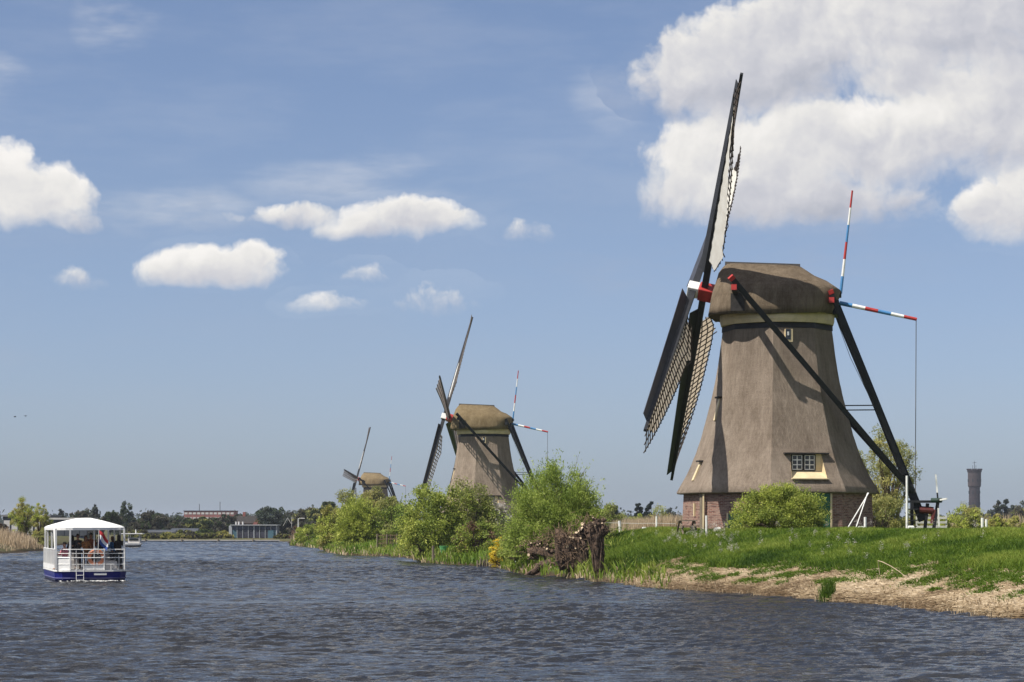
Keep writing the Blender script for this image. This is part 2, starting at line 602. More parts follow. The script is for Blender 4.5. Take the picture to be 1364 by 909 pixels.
vsW, fsW, base = [], [], 0
for (x0, x1, y0, y1, st, ml) in ((-24, 26, 30, 82, 0.085, 0.0), (-46, 26, 82, 175, 0.17, 0.36), (-80, 26, 175, 400, 0.5, 1.0)):
    xs, ys = np.linspace(x0, x1, int((x1 - x0) / st)), np.linspace(y0, y1, int((y1 - y0) / st))
    X_, Y_ = np.meshgrid(xs, ys)
    Z_ = wave_h(X_, Y_, ml) * np.minimum(1, np.minimum((Y_ - y0), (y1 - Y_)) / 1.5) ** 1.0
    ii = np.arange(X_.size).reshape(X_.shape) + base
    vsW.append(np.stack([X_.ravel(), Y_.ravel(), Z_.ravel()], 1))
    fsW.append(np.stack([ii[:-1, :-1].ravel(), ii[:-1, 1:].ravel(), ii[1:, 1:].ravel(), ii[1:, :-1].ravel()], 1))
    base += X_.size
for (x0, x1, y0, y1) in ((-85, 62, -90, 30), (-85, -24, 30, 82), (26, 40, 30, 82), (-85, -46, 82, 175), (-85, -80, 175, 400)):
    vsW.append(np.array([(x0, y0, 0), (x1, y0, 0), (x1, y1, 0), (x0, y1, 0)], float))
    fsW.append(np.array([[base, base + 1, base + 2, base + 3]]))
    base += 4
mw = bpy.data.materials.new('water_surface')
mw.use_nodes = True
t = NT(mw.node_tree)
co = t.node('ShaderNodeTexCoord').outputs['Object']
m1 = t.node('ShaderNodeMapping', {'Vector': co, 'Scale': (0.5, 1.0, 1.0), 'Rotation': (0, 0, 0.12)}).outputs[0]
b1 = t.noise(m1, 5.0, 3.0, 0.6, dist=0.3)
b2 = t.noise(m1, 13.0, 2.0, 0.6, dist=0.3)
patch = t.noise(t.node('ShaderNodeMapping', {'Vector': co, 'Scale': (0.05, 0.11, 1.0)}).outputs[0], 1.0, 3.0, 0.55)
hh = t.m('ADD', t.m('MULTIPLY', b1, 1.0), t.m('MULTIPLY', b2, 0.35))
bmp = t.node('ShaderNodeBump', {'Height': hh, 'Strength': t.ss(patch, 0.32, 0.66, 0.45, 1.0), 'Distance': 0.085})
bw = t.node('ShaderNodeBsdfPrincipled', {'Base Color': (0.019, 0.019, 0.020), 'Roughness': 0.09, 'IOR': 1.333, 'Specular IOR Level': 0.5, 'Normal': bmp})
t.l.new(bw.outputs[0], t.node('ShaderNodeOutputMaterial').inputs[0])
water = np_mesh('water', np.concatenate(vsW), np.concatenate(fsW), mw, smooth=True)
tag(water, kind='structure')


# ------------------------------------------------------------------ thatch, brick, sail cloth
def thatch_mat(name, ca, cb, cc):
    m_ = bpy.data.materials.new(name)
    m_.use_nodes = True
    t = NT(m_.node_tree)
    c = t.node('ShaderNodeTexCoord').outputs['Object']
    big = t.noise(c, 0.45, 5.0, 0.6)
    mp = t.node('ShaderNodeMapping', {'Vector': c, 'Scale': (1, 1, 0.12)}).outputs[0]
    st = t.noise(mp, 9.0, 4.0, 0.7)
    grain = t.noise(c, 30.0, 6.0, 0.75)
    drip = t.noise(t.node('ShaderNodeMapping', {'Vector': c, 'Scale': (1, 1, 0.06)}).outputs[0], 2.2, 4.0, 0.6)
    crs = t.node('ShaderNodeTexWave', {'Vector': c, 'Scale': 1.35, 'Distortion': 2.5, 'Detail': 3.0, 'Detail Scale': 2.0}, bands_direction='Z')
    v = t.m('ADD', t.m('MULTIPLY', big, 0.36), t.m('ADD', t.m('MULTIPLY', st, 0.38), t.m('MULTIPLY', grain, 0.42)))
    v = t.m('ADD', v, t.m('MULTIPLY', t.m('SUBTRACT', drip, 0.5), 0.34))
    v = t.m('ADD', v, t.m('MULTIPLY', t.m('SUBTRACT', crs.outputs[1], 0.5), 0.012))
    col = t.ramp(v, [(0.30, ca), (0.5, cb), (0.72, cc)])
    b = t.node('ShaderNodeBsdfPrincipled', {'Base Color': col, 'Roughness': 0.95, 'Specular IOR Level': 0.1})
    hgt = t.m('ADD', t.m('MULTIPLY', st, 0.4), t.m('MULTIPLY', grain, 1.0))
    t.set(b.inputs['Normal'], t.node('ShaderNodeBump', {'Height': hgt, 'Strength': 1.0, 'Distance': 0.09}))
    t.l.new(b.outputs[0], t.node('ShaderNodeOutputMaterial').inputs[0])
    return m_


M_THATCH = thatch_mat('thatch_reed', (0.106, 0.080, 0.058), (0.222, 0.174, 0.132), (0.37, 0.300, 0.235))
M_CAPTH = thatch_mat('cap_thatch', (0.042, 0.031, 0.021), (0.128, 0.096, 0.064), (0.25, 0.195, 0.135))
M_CAPMOSS = thatch_mat('mossy_cap_thatch', (0.055, 0.043, 0.024), (0.150, 0.110, 0.058), (0.26, 0.200, 0.115))
M_RIDGE = mat('ridge_cover', (0.030, 0.026, 0.023), 0.8, 0.2, 4.0, 0.01, 20.0)


def brick_mat():
    m_ = bpy.data.materials.new('brick_masonry')
    m_.use_nodes = True
    t = NT(m_.node_tree)
    s_ = t.node('ShaderNodeAttribute', attribute_name='run').outputs['Fac']
    z_ = t.node('ShaderNodeAttribute', attribute_name='rise').outputs['Fac']
    v = t.node('ShaderNodeCombineXYZ', {0: s_, 1: z_, 2: 0.0}).outputs[0]
    br = t.node('ShaderNodeTexBrick', {'Vector': v, 'Color1': (0.17, 0.068, 0.050, 1), 'Color2': (0.28, 0.13, 0.095, 1), 'Mortar': (0.40, 0.33, 0.27, 1),
                                       'Scale': 1.0, 'Mortar Size': 0.012, 'Brick Width': 0.26, 'Row Height': 0.086, 'Bias': -0.1, 'Mortar Smooth': 0.2})
    n1 = t.noise(v, 1.6, 5.0, 0.65)
    n2 = t.noise(t.node('ShaderNodeMapping', {'Vector': v, 'Scale': (2.0, 11.6, 1)}).outputs[0], 1.0, 2.0, 0.5)
    c = t.mix(t.ss(n1, 0.36, 0.64, 0.0, 0.72), br.outputs[0], (0.31, 0.22, 0.175), 'MIX')
    c = t.mix(t.ss(n2, 0.48, 0.7, 0.0, 0.75), c, (0.085, 0.045, 0.04))
    b = t.node('ShaderNodeBsdfPrincipled', {'Base Color': c, 'Roughness': 0.9, 'Specular IOR Level': 0.15})
    t.set(b.inputs['Normal'], t.node('ShaderNodeBump', {'Height': t.m('ADD', t.m('MULTIPLY', br.outputs[1], -0.6), n2), 'Strength': 0.8, 'Distance': 0.02}))
    t.l.new(b.outputs[0], t.node('ShaderNodeOutputMaterial').inputs[0])
    return m_


M_BRICK = brick_mat()


def cloth_mat():
    m_ = bpy.data.materials.new('sail_cloth')
    m_.use_nodes = True
    t = NT(m_.node_tree)
    c = t.node('ShaderNodeTexCoord').outputs['Object']
    n = t.noise(c, 1.5, 4.0, 0.6)
    col = t.mix(t.ss(n, 0.3, 0.7), (0.74, 0.71, 0.64), (0.84, 0.82, 0.76))
    d_ = t.node('ShaderNodeBsdfDiffuse', {'Color': col})
    tr = t.node('ShaderNodeBsdfTranslucent', {'Color': (0.85, 0.70, 0.52)})
    mx = t.node('ShaderNodeMixShader', {0: 0.36, 1: d_, 2: tr})
    t.l.new(mx.outputs[0], t.node('ShaderNodeOutputMaterial').inputs[0])
    return m_


M_CLOTH = cloth_mat()
M_SAILW = mat('black_sail_timber', (0.020, 0.021, 0.025), 0.5, 0.15, 2.0, 0.002, 30.0)
M_SAILG = mat('grey_sail_timber', (0.040, 0.043, 0.055), 0.45, 0.12, 2.0, 0.002, 30.0)
M_LATH = mat('sail_lath', (0.045, 0.032, 0.024), 0.7, 0.2, 4.0)
M_LATHF = mat('pale_sail_lath', (0.17, 0.14, 0.12), 0.8, 0.15, 4.0)
M_ROPE = mat('rope', (0.10, 0.09, 0.08), 0.9, 0.1, 9.0)

Z0 = 2.55                                               # ground level by the big mill; profile heights below are above the water
PROFILE = [(4.60, 5.58), (5.0, 5.36), (5.56, 5.03), (6.2, 4.74), (6.84, 4.48), (7.7, 4.19), (8.67, 3.93), (9.8, 3.63), (10.86, 3.40), (12.1, 3.20), (13.33, 3.04), (13.86, 2.98)]
PZ, PR = [p[0] for p in PROFILE], [p[1] for p in PROFILE]


def Rz(z):
    return float(np.interp(z, PZ, PR))


def tower_pt(ph, facet, f, z, lift=0.0):
    """point on a tower facet: facet index, fraction f along it, height z above water (local x, y, z)."""
    a0, a1 = ph + facet * math.pi / 4, ph + (facet + 1) * math.pi / 4
    r = Rz(z)
    p = Vector((r * math.cos(a0), r * math.sin(a0), z - Z0)).lerp(Vector((r * math.cos(a1), r * math.sin(a1), z - Z0)), f)
    am = (a0 + a1) / 2
    return p + Vector((math.cos(am), math.sin(am), 0)) * lift


def smin(a, b, k=0.06):
    h = max(0.0, min(1.0, 0.5 + 0.5 * (b - a) / k))
    return b * (1 - h) + a * h - k * h * (1 - h)


def windmill(label, loc, yaw, ph, a_near, cloths, cap_mat, detail=True, group='thatched windmills along the water'):
    root = empty('windmill', loc, -yaw, label, 'windmill', group)
    # ---- thatched tower, octagonal and flared, with a real opening for the dormer window
    win_f, win_z = (0.30, 0.80), (5.28, 6.62)
    wf = 0                                              # the facet that looks to the right of the viewer
    fr = [0.0, 0.010, 0.16, win_f[0], 0.45, 0.62, win_f[1], 0.99]
    zs = sorted(set(list(np.linspace(4.6, 13.86, 30)) + list(win_z)))
    zs = [z for z in zs if all(abs(z - q) > 0.06 or z == q for q in win_z)]
    cols = [(k, f) for k in range(8) for f in fr]
    vs_ = []
    nr = np.random.default_rng(3)
    for z in zs:
        for k, f in cols:
            p = tower_pt(ph, k, f, z)
            rr = math.hypot(p.x, p.y)
            s = 1 + nr.normal(0, 0.0009)
            vs_.append((p.x * s, p.y * s, p.z + nr.normal(0, 0.006)))
    n = len(cols)
    fs_ = []
    for i in range(len(zs) - 1):
        for j in range(n):
            k, f = cols[j]
            if k == wf and win_f[0] - 1e-6 <= f < win_f[1] - 1e-6 and win_z[0] - 1e-6 <= zs[i] < win_z[1] - 1e-6:
                continue
            j2 = (j + 1) % n
            fs_.append((i * n + j, i * n + j2, (i + 1) * n + j2, (i + 1) * n + j))
    b0 = len(vs_)                                       # hem: rounded edge and underside
    for dz_, s in ((-0.07, 0.992), (-0.09, 0.965), (-0.02, 0.87)):
        for j in range(n):
            x, y, z = vs_[j]
            vs_.append((x * s, y * s, 4.6 - Z0 + dz_))
    for r_ in range(3):
        lo = 0 if r_ == 0 else b0 + (r_ - 1) * n
        hi = b0 + r_ * n
        for j in range(n):
            j2 = (j + 1) % n
            fs_.append((hi + j, hi + j2, lo + j2, lo + j))
    o = np_mesh('thatched_tower', vs_, fs_, M_THATCH, root, smooth=True)
    # ---- brick base
    mb_v, mb_f, run, rise = [], [], [], []
    zb, zt = -0.7, 4.64 - Z0
    for k in range(8):
        a0, a1 = ph + k * math.pi / 4, ph + (k + 1) * math.pi / 4
        side = 2 * 5.22 * math.sin(math.pi / 8)
        b = len(mb_v)
        for a, s_ in ((a0, 0.0), (a1, side)):
            for z, r in ((zb, 5.30), (zt, 5.18)):
                mb_v.append((r * math.cos(a), r * math.sin(a), z))
                run.append(s_ + k * 4.1)
                rise.append(z + 1)
        mb_f.append((b, b + 2, b + 3, b + 1))
    base = np_mesh('brick_base', mb_v, mb_f, M_BRICK, root, attrs={'run': run, 'rise': rise})

    def base_frame(facet, f):
        a0, a1 = ph + facet * math.pi / 4, ph + (facet + 1) * math.pi / 4
        r = 5.26
        p = Vector((r * math.cos(a0), r * math.sin(a0), 0)).lerp(Vector((r * math.cos(a1), r * math.sin(a1), 0)), f)
        am = (a0 + a1) / 2
        return p, Vector((math.cos(am), math.sin(am), 0)), Vector((-math.sin(am), math.cos(am), 0)), am

    def panel(m_, facet, f, z0, z1, wd, proud, name, mats):
        p, nn, tt, am = base_frame(facet, f)
        q = MB()
        q.box((p.x + nn.x * proud / 2, p.y + nn.y * proud / 2, (z0 + z1) / 2), (proud + 0.06, wd, z1 - z0), am)
        return q.build(name, mats, m_)
    # doors and openings in the brick base
    dr = panel(root, 0, 0.68, -0.3, 1.96, 1.15, 0.05, 'door', M_GREEN)
    panel(dr, 0, 0.68, 1.96, 2.03, 1.35, 0.075, 'door_frame', M_CREAM)
    for sgn in (-1, 1):
        panel(dr, 0, 0.68 + sgn * 0.157, -0.3, 1.955, 0.10, 0.073, 'door_frame', M_CREAM)
    p, nn, tt, am = base_frame(0, 0.78)
    q = MB()
    q.box((p.x + nn.x * .1, p.y + nn.y * .1, 1.0), (0.05, 0.05, 0.16), am)
    q.build('handle', M_BLACKW, dr)
    sh = panel(root, 7, 0.49, 0.06, 0.86, 0.80, 0.045, 'shutter', M_GREEN)
    panel(sh, 7, 0.49 - 0.115, 0.0, 0.92, 0.09, 0.07, 'shutter_frame', M_CREAM)
    panel(sh, 7, 0.49, -0.06, 0.0, 1.0, 0.075, 'shutter_frame', M_CREAM)
    panel(root, 6, 0.60, 0.75, 1.45, 0.16, 0.03, 'slit_window', M_CREAM)
    q = MB()
    p, nn, tt, am = base_frame(7, 0.02)
    q.tube([p + nn * 0.12 + Vector((0, 0, -0.3)), p + nn * 0.10 + Vector((0, 0, 2.0))], 0.055, 8)
    q.build('drain_pipe', M_CREAM, root)
    q = MB()
    p, nn, tt, am = base_frame(6, 0.955)
    q.box((p.x + nn.x * .03, p.y + nn.y * .03, 0.9), (0.12, 0.40, 2.2), am)
    q.build('corner_board', M_WOODG, root)
    # ---- dormer window in the opening of the thatch: upright casements, sloping sill, cheeks
    def tp(f, z, lift=0.0):
        return tower_pt(ph, wf, f, z, lift)
    q = MB()
    zt_, zb_ = win_z[1], win_z[0]
    tl, tr_, bl, br_ = tp(win_f[0], zt_), tp(win_f[1], zt_), tp(win_f[0], zb_), tp(win_f[1], zb_)
    zs_ = zb_ + 0.42 - Z0                               # foot of the casements
    wl, wr_ = Vector((tl.x, tl.y, zs_)), Vector((tr_.x, tr_.y, zs_))
    q.add([tl, tr_, wr_, wl], [(0, 1, 2, 3)])           # wall behind the casements
    q.add([wl, wr_, br_, bl], [(0, 1, 2, 3)])           # sloping sill
    q.add([tl, wl, bl], [(0, 1, 2)])
    q.add([tr_, br_, wr_], [(0, 1, 2)])
    win = q.build('dormer_window', M_CREAM, root)
    am = ph + (wf + 0.5) * math.pi / 4
    nn = Vector((math.cos(am), math.sin(am), 0))
    tt = Vector((-math.sin(am), math.cos(am), 0))
    W_ = (tr_ - tl).length
    hgt = tl.z - zs_
    for i in range(2):
        c = tl + tt * (W_ * (0.03 + 0.40 * i + 0.19)) + nn * 0.03
        cw, ch = W_ * 0.36, hgt - 0.06
        q = MB()
        for sx in (-1, 1):
            q.box((c.x + tt.x * sx * cw / 2, c.y + tt.y * sx * cw / 2, zs_ + ch / 2 + 0.03), (0.05, 0.055, ch), am)
        for z_ in (zs_ + 0.04, zs_ + ch + 0.02):
            q.box((c.x, c.y, z_), (0.046, cw, 0.055), am)
        fr_o = q.build('window_frame', M_RIDGE, win)
        q = MB()
        q.box((c.x - nn.x * 0.012, c.y - nn.y * 0.012, zs_ + ch / 2 + 0.03), (0.012, cw - 0.05, ch - 0.05), am)
        q.build('pane', M_GLASS, win)
        q = MB()
        q.box((c.x, c.y, zs_ + ch / 2 + 0.03), (0.024, 0.05, ch - 0.06), am)
        for kz in (0.07, 0.36, 0.66, 0.96):
            q.box((c.x + nn.x * .001, c.y + nn.y * .001, zs_ + 0.03 + ch * kz), (0.020, cw - 0.06, 0.05), am)
        for sx in (-0.43, 0.43):
            q.box((c.x + tt.x * cw * sx, c.y + tt.y * cw * sx, zs_ + ch / 2 + 0.03), (0.022, 0.045, ch - 0.07), am)
        q.build('glazing_bar', M_WHITE, win)
    q = MB()
    c = (tl + tr_) / 2
    q.box((c.x + nn.x * 0.10, c.y + nn.y * 0.10, tl.z + 0.03), (0.34, W_ + 0.75, 0.07), am)
    q.build('hood', M_RIDGE, win)
    q = MB()
    c = (bl + br_) / 2
    q.box((c.x + nn.x * 0.07, c.y + nn.y * 0.07, bl.z - 0.005), (0.26, (br_ - bl).length + 0.06, 0.05), am)
    q.build('sill', M_CREAM, win)
    # ---- small high window and the boarded slits on the left faces
    c = tower_pt(ph, 0, 0.36, 13.06, 0.0)
    q = MB()
    q.box((c.x + nn.x * .06, c.y + nn.y * .06, c.z), (0.20, 0.42, 0.70), am)
    uw = q.build('upper_window', M_CREAM, root)
    q = MB()
    q.box((c.x + nn.x * .162 - tt.x * .05, c.y + nn.y * .162 - tt.y * .05, c.z + .06), (0.02, 0.28, 0.56), am)
    q.build('pane', M_GLASS, uw)
    q = MB()
    q.box((c.x + nn.x * .175 - tt.x * .06, c.y + nn.y * .175 - tt.y * .06, c.z + .1), (0.012, 0.10, 0.2), am)
    q.build('glazing_bar', M_WHITE, uw)
    for z0_, z1_, f_ in ((8.55, 9.75, 0.60), (5.25, 6.25, 0.50)):
        a_, b_ = tower_pt(ph, 6, f_, z0_, 0.03), tower_pt(ph, 6, f_, z1_, 0.03)
        am5 = ph + 6.5 * math.pi / 4
        q = MB()
        q.beam(a_, b_, 0.30, 0.08, side=(-math.sin(am5), math.cos(am5), 0))
        sl = q.build('slit_board', M_CREAM, root)
        q = MB()
        q.box((b_.x + math.cos(am5) * .06, b_.y + math.sin(am5) * .06, b_.z + .07), (0.26, 0.62, 0.09), am5)
        q.build('hood', M_RIDGE, sl)
    # ---- black band and cream ring under the cap
    q = MB()
    q.lathe([(13.50 - Z0, 3.06), (13.93 - Z0, 3.04)], 8, ph=ph)
    q.build('black_band', M_BLACKW, root)
    q = MB()
    q.lathe([(13.80 - Z0, 3.08), (14.0 - Z0, 3.14), (14.46 - Z0, 3.16)], 40)
    q.build('cream_ring', M_CREAM, root, smooth=False)
    # ---- thatched cap
    lev = [(14.30, -3.76, 3.02, 3.24), (14.7, -3.71, 3.18, 3.22), (15.2, -3.63, 3.36, 3.12), (15.65, -3.53, 3.50, 2.96), (15.85, -3.48, 3.24, 2.84), (16.2, -3.37, 2.70, 2.34),
           (16.6, -3.2, 2.10, 1.66), (16.95, -2.98, 1.60, .98), (17.18, -2.82, 1.30, .42), (17.25, -2.76, 1.20, .14)]
    nseg = 56
    rings = []
    for z, xf, xr, hw in lev:
        ring = []
        cx_, hx_ = (xf + xr) / 2, (xr - xf) / 2
        for k in range(nseg):
            a = 2 * math.pi * k / nseg
            ca, sa = math.cos(a), math.sin(a)
            e = 0.5 if ca < 0 else 0.62
            x = cx_ + hx_ * math.copysign(abs(ca) ** e, ca)
            y = hw * math.copysign(abs(sa) ** 0.6, sa)
            zz = z + 0.02 * nr.normal() * (0 if z > 17 else 1) + (0.07 * math.cos(2 * a) if z < 14.5 else 0)
            if z > 16.3:
                zz += -0.05 * (x - cx_)
            ring.append((x + nr.normal(0, .008), y + nr.normal(0, .01), zz - Z0))
        rings.append(ring)
    under = [(x * .9 - .02, y * .9, z + 0.04) for x, y, z in rings[0]]
    q = MB()
    q.loft([under] + rings)
    cap = q.build('thatched_cap', cap_mat, root, smooth=True)
    q = MB()
    zr = 17.27 - Z0
    q.loft([[(-2.86, -.30, zr - .04), (-2.86, .30, zr - .04), (-2.86, .10, zr + .16), (-2.86, -.10, zr + .16)],
            [(1.27, -.30, zr - .24), (1.27, .30, zr - .24), (1.27, .10, zr - .04), (1.27, -.10, zr - .04)]])
    q.build('ridge_cover', M_RIDGE, cap)
    for s_ in (-1, 1):
        q = MB()
        q.box((-2.05, s_ * 2.96, 14.87 - Z0), (0.75, 0.5, 0.95))
        q.build('beam_recess_shade', M_RIDGE, cap)  # solid dark box stands in for the shaded recess around the beam end
    q = MB()
    q.box((3.22, 0, 14.72 - Z0), (0.34, 2.3, 0.75))
    q.box((3.40, 0, 15.50 - Z0), (0.25, 1.2, 0.22))
    q.build('rear_boarding', M_BLACKW, cap)
    M_END = M_RED if detail else M_BLACKW
    # ---- tail: cross beams, struts, tail pole
    def tail_beam(name, p0, p1, w0, w1, red=0.2):
        p0, p1 = Vector(p0), Vector(p1)
        q = MB()
        q.beam(p0, p1, w0, w0, side=(0, 1, 0), w1=w1, h1=w1)
        o_ = q.build(name, M_BLACKW, root, bevel=0.015)
        if red:
            a = (p1 - p0).normalized()
            q = MB()
            q.beam(p0 - a * red, p0 + a * 0.02, w0 * 1.08, w0 * 1.08, side=(0, 1, 0))
            q.build('painted_end', M_END, o_)
        return o_
    for s_ in (-1, 1):
        tail_beam('long_strut', (-2.22, s_ * 5.5, 15.85 - Z0), (7.45, s_ * 0.32, 4.6 - Z0), 0.30, 0.26)
        tail_beam('short_strut', (2.98, s_ * 2.3, 15.35 - Z0), (6.95, s_ * 0.34, 5.6 - Z0), 0.26, 0.24, 0.2)
    tail_beam('tail_pole', (3.15, 0, 15.25 - Z0), (7.95, 0, 3.05 - Z0), 0.36, 0.46, 0)
    for x_, ln, z_ in ((-2.15, 5.5, 15.42), (2.98, 2.35, 14.98)):
        q = MB()
        q.box((x_, 0, z_ - Z0), (0.28, 2 * ln, 0.28))
        o_ = q.build('cross_beam', M_BLACKW, root)
        for s_ in (-1, 1):
            q = MB()
            q.box((x_, s_ * (ln + .1), z_ - Z0), (0.29, 0.18, 0.29))
            q.build('painted_end', M_END, o_)
    q = MB()
    for z_ in (9.15, 9.40):
        q.beam((3.65 + (9.4 - z_) * .1, 0.02, z_ - Z0), (5.6, 0.02, z_ - Z0), 0.06, 0.06)
    q.build('tie_bar', M_BLACKW, root)
    # ---- striped poles at the tail
    def striped(p0, p1, r0, r1, cols_):
        q = MB()
        p0, p1 = Vector(p0), Vector(p1)
        for i, c_ in enumerate(cols_):
            q.cur = c_
            a, b = i / len(cols_), (i + 1) / len(cols_)
            q.tube([p0.lerp(p1, a), p0.lerp(p1, b)], [r0 + (r1 - r0) * a, r0 + (r1 - r0) * b], 8)
        return q.build('striped_pole', [M_RED, M_WHITE, M_BLUE], root)
    striped((3.48, -0.25, 15.55 - Z0), (4.12, -0.25, 21.2 - Z0), 0.085, 0.05, (2, 1, 0, 2, 1, 0))
    striped((3.42, -0.35, 15.02 - Z0), (7.60, -0.55, 14.05 - Z0), 0.12, 0.09, (2, 1, 0, 2, 1, 0))
    q = MB()
    q.tube([(7.56, -0.55, 14.0 - Z0), (7.52, -0.55, 4.6 - Z0)], 0.022, 5)
    q.build('brake_rope', M_ROPE, root)
    q = MB()
    q.tube([(3.2, -0.9, 14.2 - Z0), (4.0, -0.7, 12.0 - Z0), (5.3, -0.4, 9.3 - Z0)], 0.014, 5)
    q.build('stay_wire', M_ROPE, root)
    # ---- winch at the foot of the tail
    if detail:
        q = MB()
        for s_ in (-1, 1):
            q.beam((7.35, s_ * .5, 4.05 - Z0), (7.35, s_ * .5, -0.5), 0.14, 0.14)
            q.beam((8.75, s_ * .45, 4.05 - Z0), (8.45, s_ * .45, -0.5), 0.14, 0.14)
            q.beam((8.2, s_ * .3, 4.0 - Z0), (8.0, s_ * .3, -0.5), 0.16, 0.16)
        q.box((7.95, 0, 4.10 - Z0), (1.9, 1.15, 0.13))
        q.build('winch_frame', M_BLACKW, root)
        q = MB()
        q.tube([(7.75, -.3, 3.66 - Z0), (8.5, -.3, 3.60 - Z0)], 0.20, 12)
        q.tube([(8.62, -.3, 3.65 - Z0), (8.45, -.3, 2.9 - Z0)], [0.20, 0.13], 10)
        q.build('winch_drum', mat('winch_red', (0.10, 0.018, 0.015), 0.6, 0.2, 4.0), root)
        hub = Vector((8.72, -0.75, 4.16 - Z0))
        q = MB()
        q.tube([hub + Vector((-.35, .1, 0)), hub + Vector((.2, -.1, 0))], 0.13, 12)
        wh = q.build('winch_wheel', mat('dark_green_hub', (0.005, 0.03, 0.018), .6, .1, 3.0), root)
        for k in range(4):
            a = R(94) + k * math.pi / 2
            dd = Vector((math.cos(a) * .9 - .02, math.cos(a) * .3, math.sin(a))).normalized() if k % 2 == 0 else Vector((.28, -.96 * (1 if k == 1 else -1), 0.05)).normalized()
            q = MB()
            q.beam(hub + dd * 0.1, hub + dd * 0.42, 0.085)
            q.cur = 1
            q.beam(hub + dd * 0.42, hub + dd * 1.42, 0.085, w1=0.07)
            q.build('spoke', [M_BLACKW, M_WHITE], wh)
        for k in range(4):
            q = MB()
            q.box((7.28 + .03 * k, -0.62, 0.20 + k * 0.31), (0.62, 0.34, 0.06))
            q.build('step', M_BLACKW, root)
    # ---- windshaft and sails
    tilt = R(13.3)
    n_ = Vector((-math.cos(tilt), 0, math.sin(tilt)))    # forward along the windshaft
    v_ = Vector((math.sin(tilt), 0, math.cos(tilt)))     # up in the sail plane
    u_ = Vector((0, -1, 0))                              # towards the viewer's side
    hubp = Vector((-4.32, 0, 15.84 - Z0))
    q = MB()
    q.tube([hubp - n_ * 3.2, hubp - n_ * 0.55], 0.30, 14)
    shaft = q.build('windshaft', M_BLACKW, root)
    ang0 = a_near
    sd1 = v_ * math.cos(ang0) + u_ * math.sin(ang0)
    q = MB()
    q.beam(hubp - n_ * 0.85, hubp - n_ * 0.02, 0.78, 0.78, side=sd1)
    q.build('poll_end', M_RED, shaft, bevel=0.03)
    q = MB()
    q.beam(hubp - n_ * 0.01, hubp + n_ * 0.62, 0.68, 0.68, side=sd1)
    q.build('poll_head', M_WHITE, shaft, bevel=0.03)
    for pair in range(2):
        L = 12.8 if pair else 14.0
        o_ = hubp + n_ * (0.30 if pair else -0.30)
        a = a_near + pair * math.pi / 2
        rd = v_ * math.cos(a) + u_ * math.sin(a)
        q = MB()
        for s_ in (-1, 1):
            q.beam(o_, o_ + rd * s_ * 5.0, 0.36, 0.34, side=n_, w1=0.31, h1=0.30)
            q.beam(o_ + rd * s_ * 5.0, o_ + rd * s_ * L, 0.31, 0.30, side=n_, w1=0.15, h1=0.16)
        q.build('sail_stock', M_SAILW, root)
        for s_ in (0, 1):
            aa = a + s_ * math.pi
            rd2 = v_ * math.cos(aa) + u_ * math.sin(aa)
            et = -v_ * math.sin(aa) + u_ * math.cos(aa)
            ci = pair + 2 * s_                           # 0 upper near, 1 lower near, 2 lower far, 3 upper far

            def beta(r):
                return R((28.0 if detail else 19.0) - (30.0 if detail else 20.0) * min(1, max(0, (r - 2.0) / 11.6)) ** 2.2)

            def spt(r, wdt, lift):
                b = beta(r)
                tt_ = et * math.cos(b) - n_ * math.sin(b)
                nw = n_ * math.cos(b) + et * math.sin(b)
                return o_ + rd2 * r + tt_ * wdt + nw * lift, tt_, nw
            # leading boards
            rs = np.linspace(1.1, L - 0.7, 11)
            rings = []
            for r in rs:
                wd = (0.88 if detail else 0.62) - 0.30 * (r - 1.1) / 12.0
                b = R(34 - 8 * r / 13)
                tt_ = et * math.cos(b) - n_ * math.sin(b)
                nw = n_ * math.cos(b) + et * math.sin(b)
                c0 = o_ + rd2 * r
                rings.append([c0 - tt_ * 0.08 + nw * .02, c0 - tt_ * wd + nw * .02, c0 - tt_ * wd + nw * .05, c0 - tt_ * 0.08 + nw * .05])
            q = MB()
            q.loft(rings)
            sail = q.build('sail', M_SAILG if ci in (1, 3) else M_SAILW, root)
            # lattice: cross laths and three runners
            r0, r1, WD = 2.1, L - 0.25, (1.72 if detail else 1.4)
            nb = 30 if detail else 26
            th_ = 0.045 if detail else 0.075
            qj = MB()
            unit = None
            for i in range(nb):
                r = r0 + (r1 - r0) * (i + .5) / nb
                taper = 1.0 if r > 4 else 0.55 + 0.45 * (r - r0) / 1.3
                p0, tt_, nw = spt(r, -0.1, -0.02)
                p1, _, _ = spt(r, WD * taper + .03, -0.02)
                if detail:
                    if not windmill.lath:
                        q = MB()
                        q.box((0.5, 0, 0), (1, 1, 1))
                        tmp = q.build('lath', M_LATH)
                        windmill.lath = tmp.data
                        bpy.data.objects.remove(tmp)
                    lo = link('lath', windmill.lath, sail)
                    x = (p1 - p0)
                    ln = x.length
                    x.normalize()
                    z = nw
                    y = z.cross(x)
                    M = Matrix.Identity(4)
                    for c_, ax, sc in ((0, x, ln), (1, y, th_), (2, z, th_)):
                        for r_ in range(3):
                            M[r_][c_] = ax[r_] * sc
                    M.translation = p0
                    lo.matrix_local = M
                else:
                    qj.beam(p0, p1, th_, th_, side=nw)
            rs = np.linspace(r0, r1, 12)
            for wf_ in (0.34, 0.68, 1.0):
                for i in range(len(rs) - 1):
                    tp_ = [1.0 if r > 4 else 0.55 + 0.45 * (r - r0) / 1.3 for r in rs[i:i + 2]]
                    qj.beam(spt(rs[i], WD * wf_ * tp_[0], 0.02)[0], spt(rs[i + 1], WD * wf_ * tp_[1], 0.02)[0], th_ * 1.1, th_ * 0.9, side=spt(rs[i], 0, 0)[1])
            qj.build('lattice_runner' if detail else 'lattice', M_LATH if detail else M_LATHF, sail)
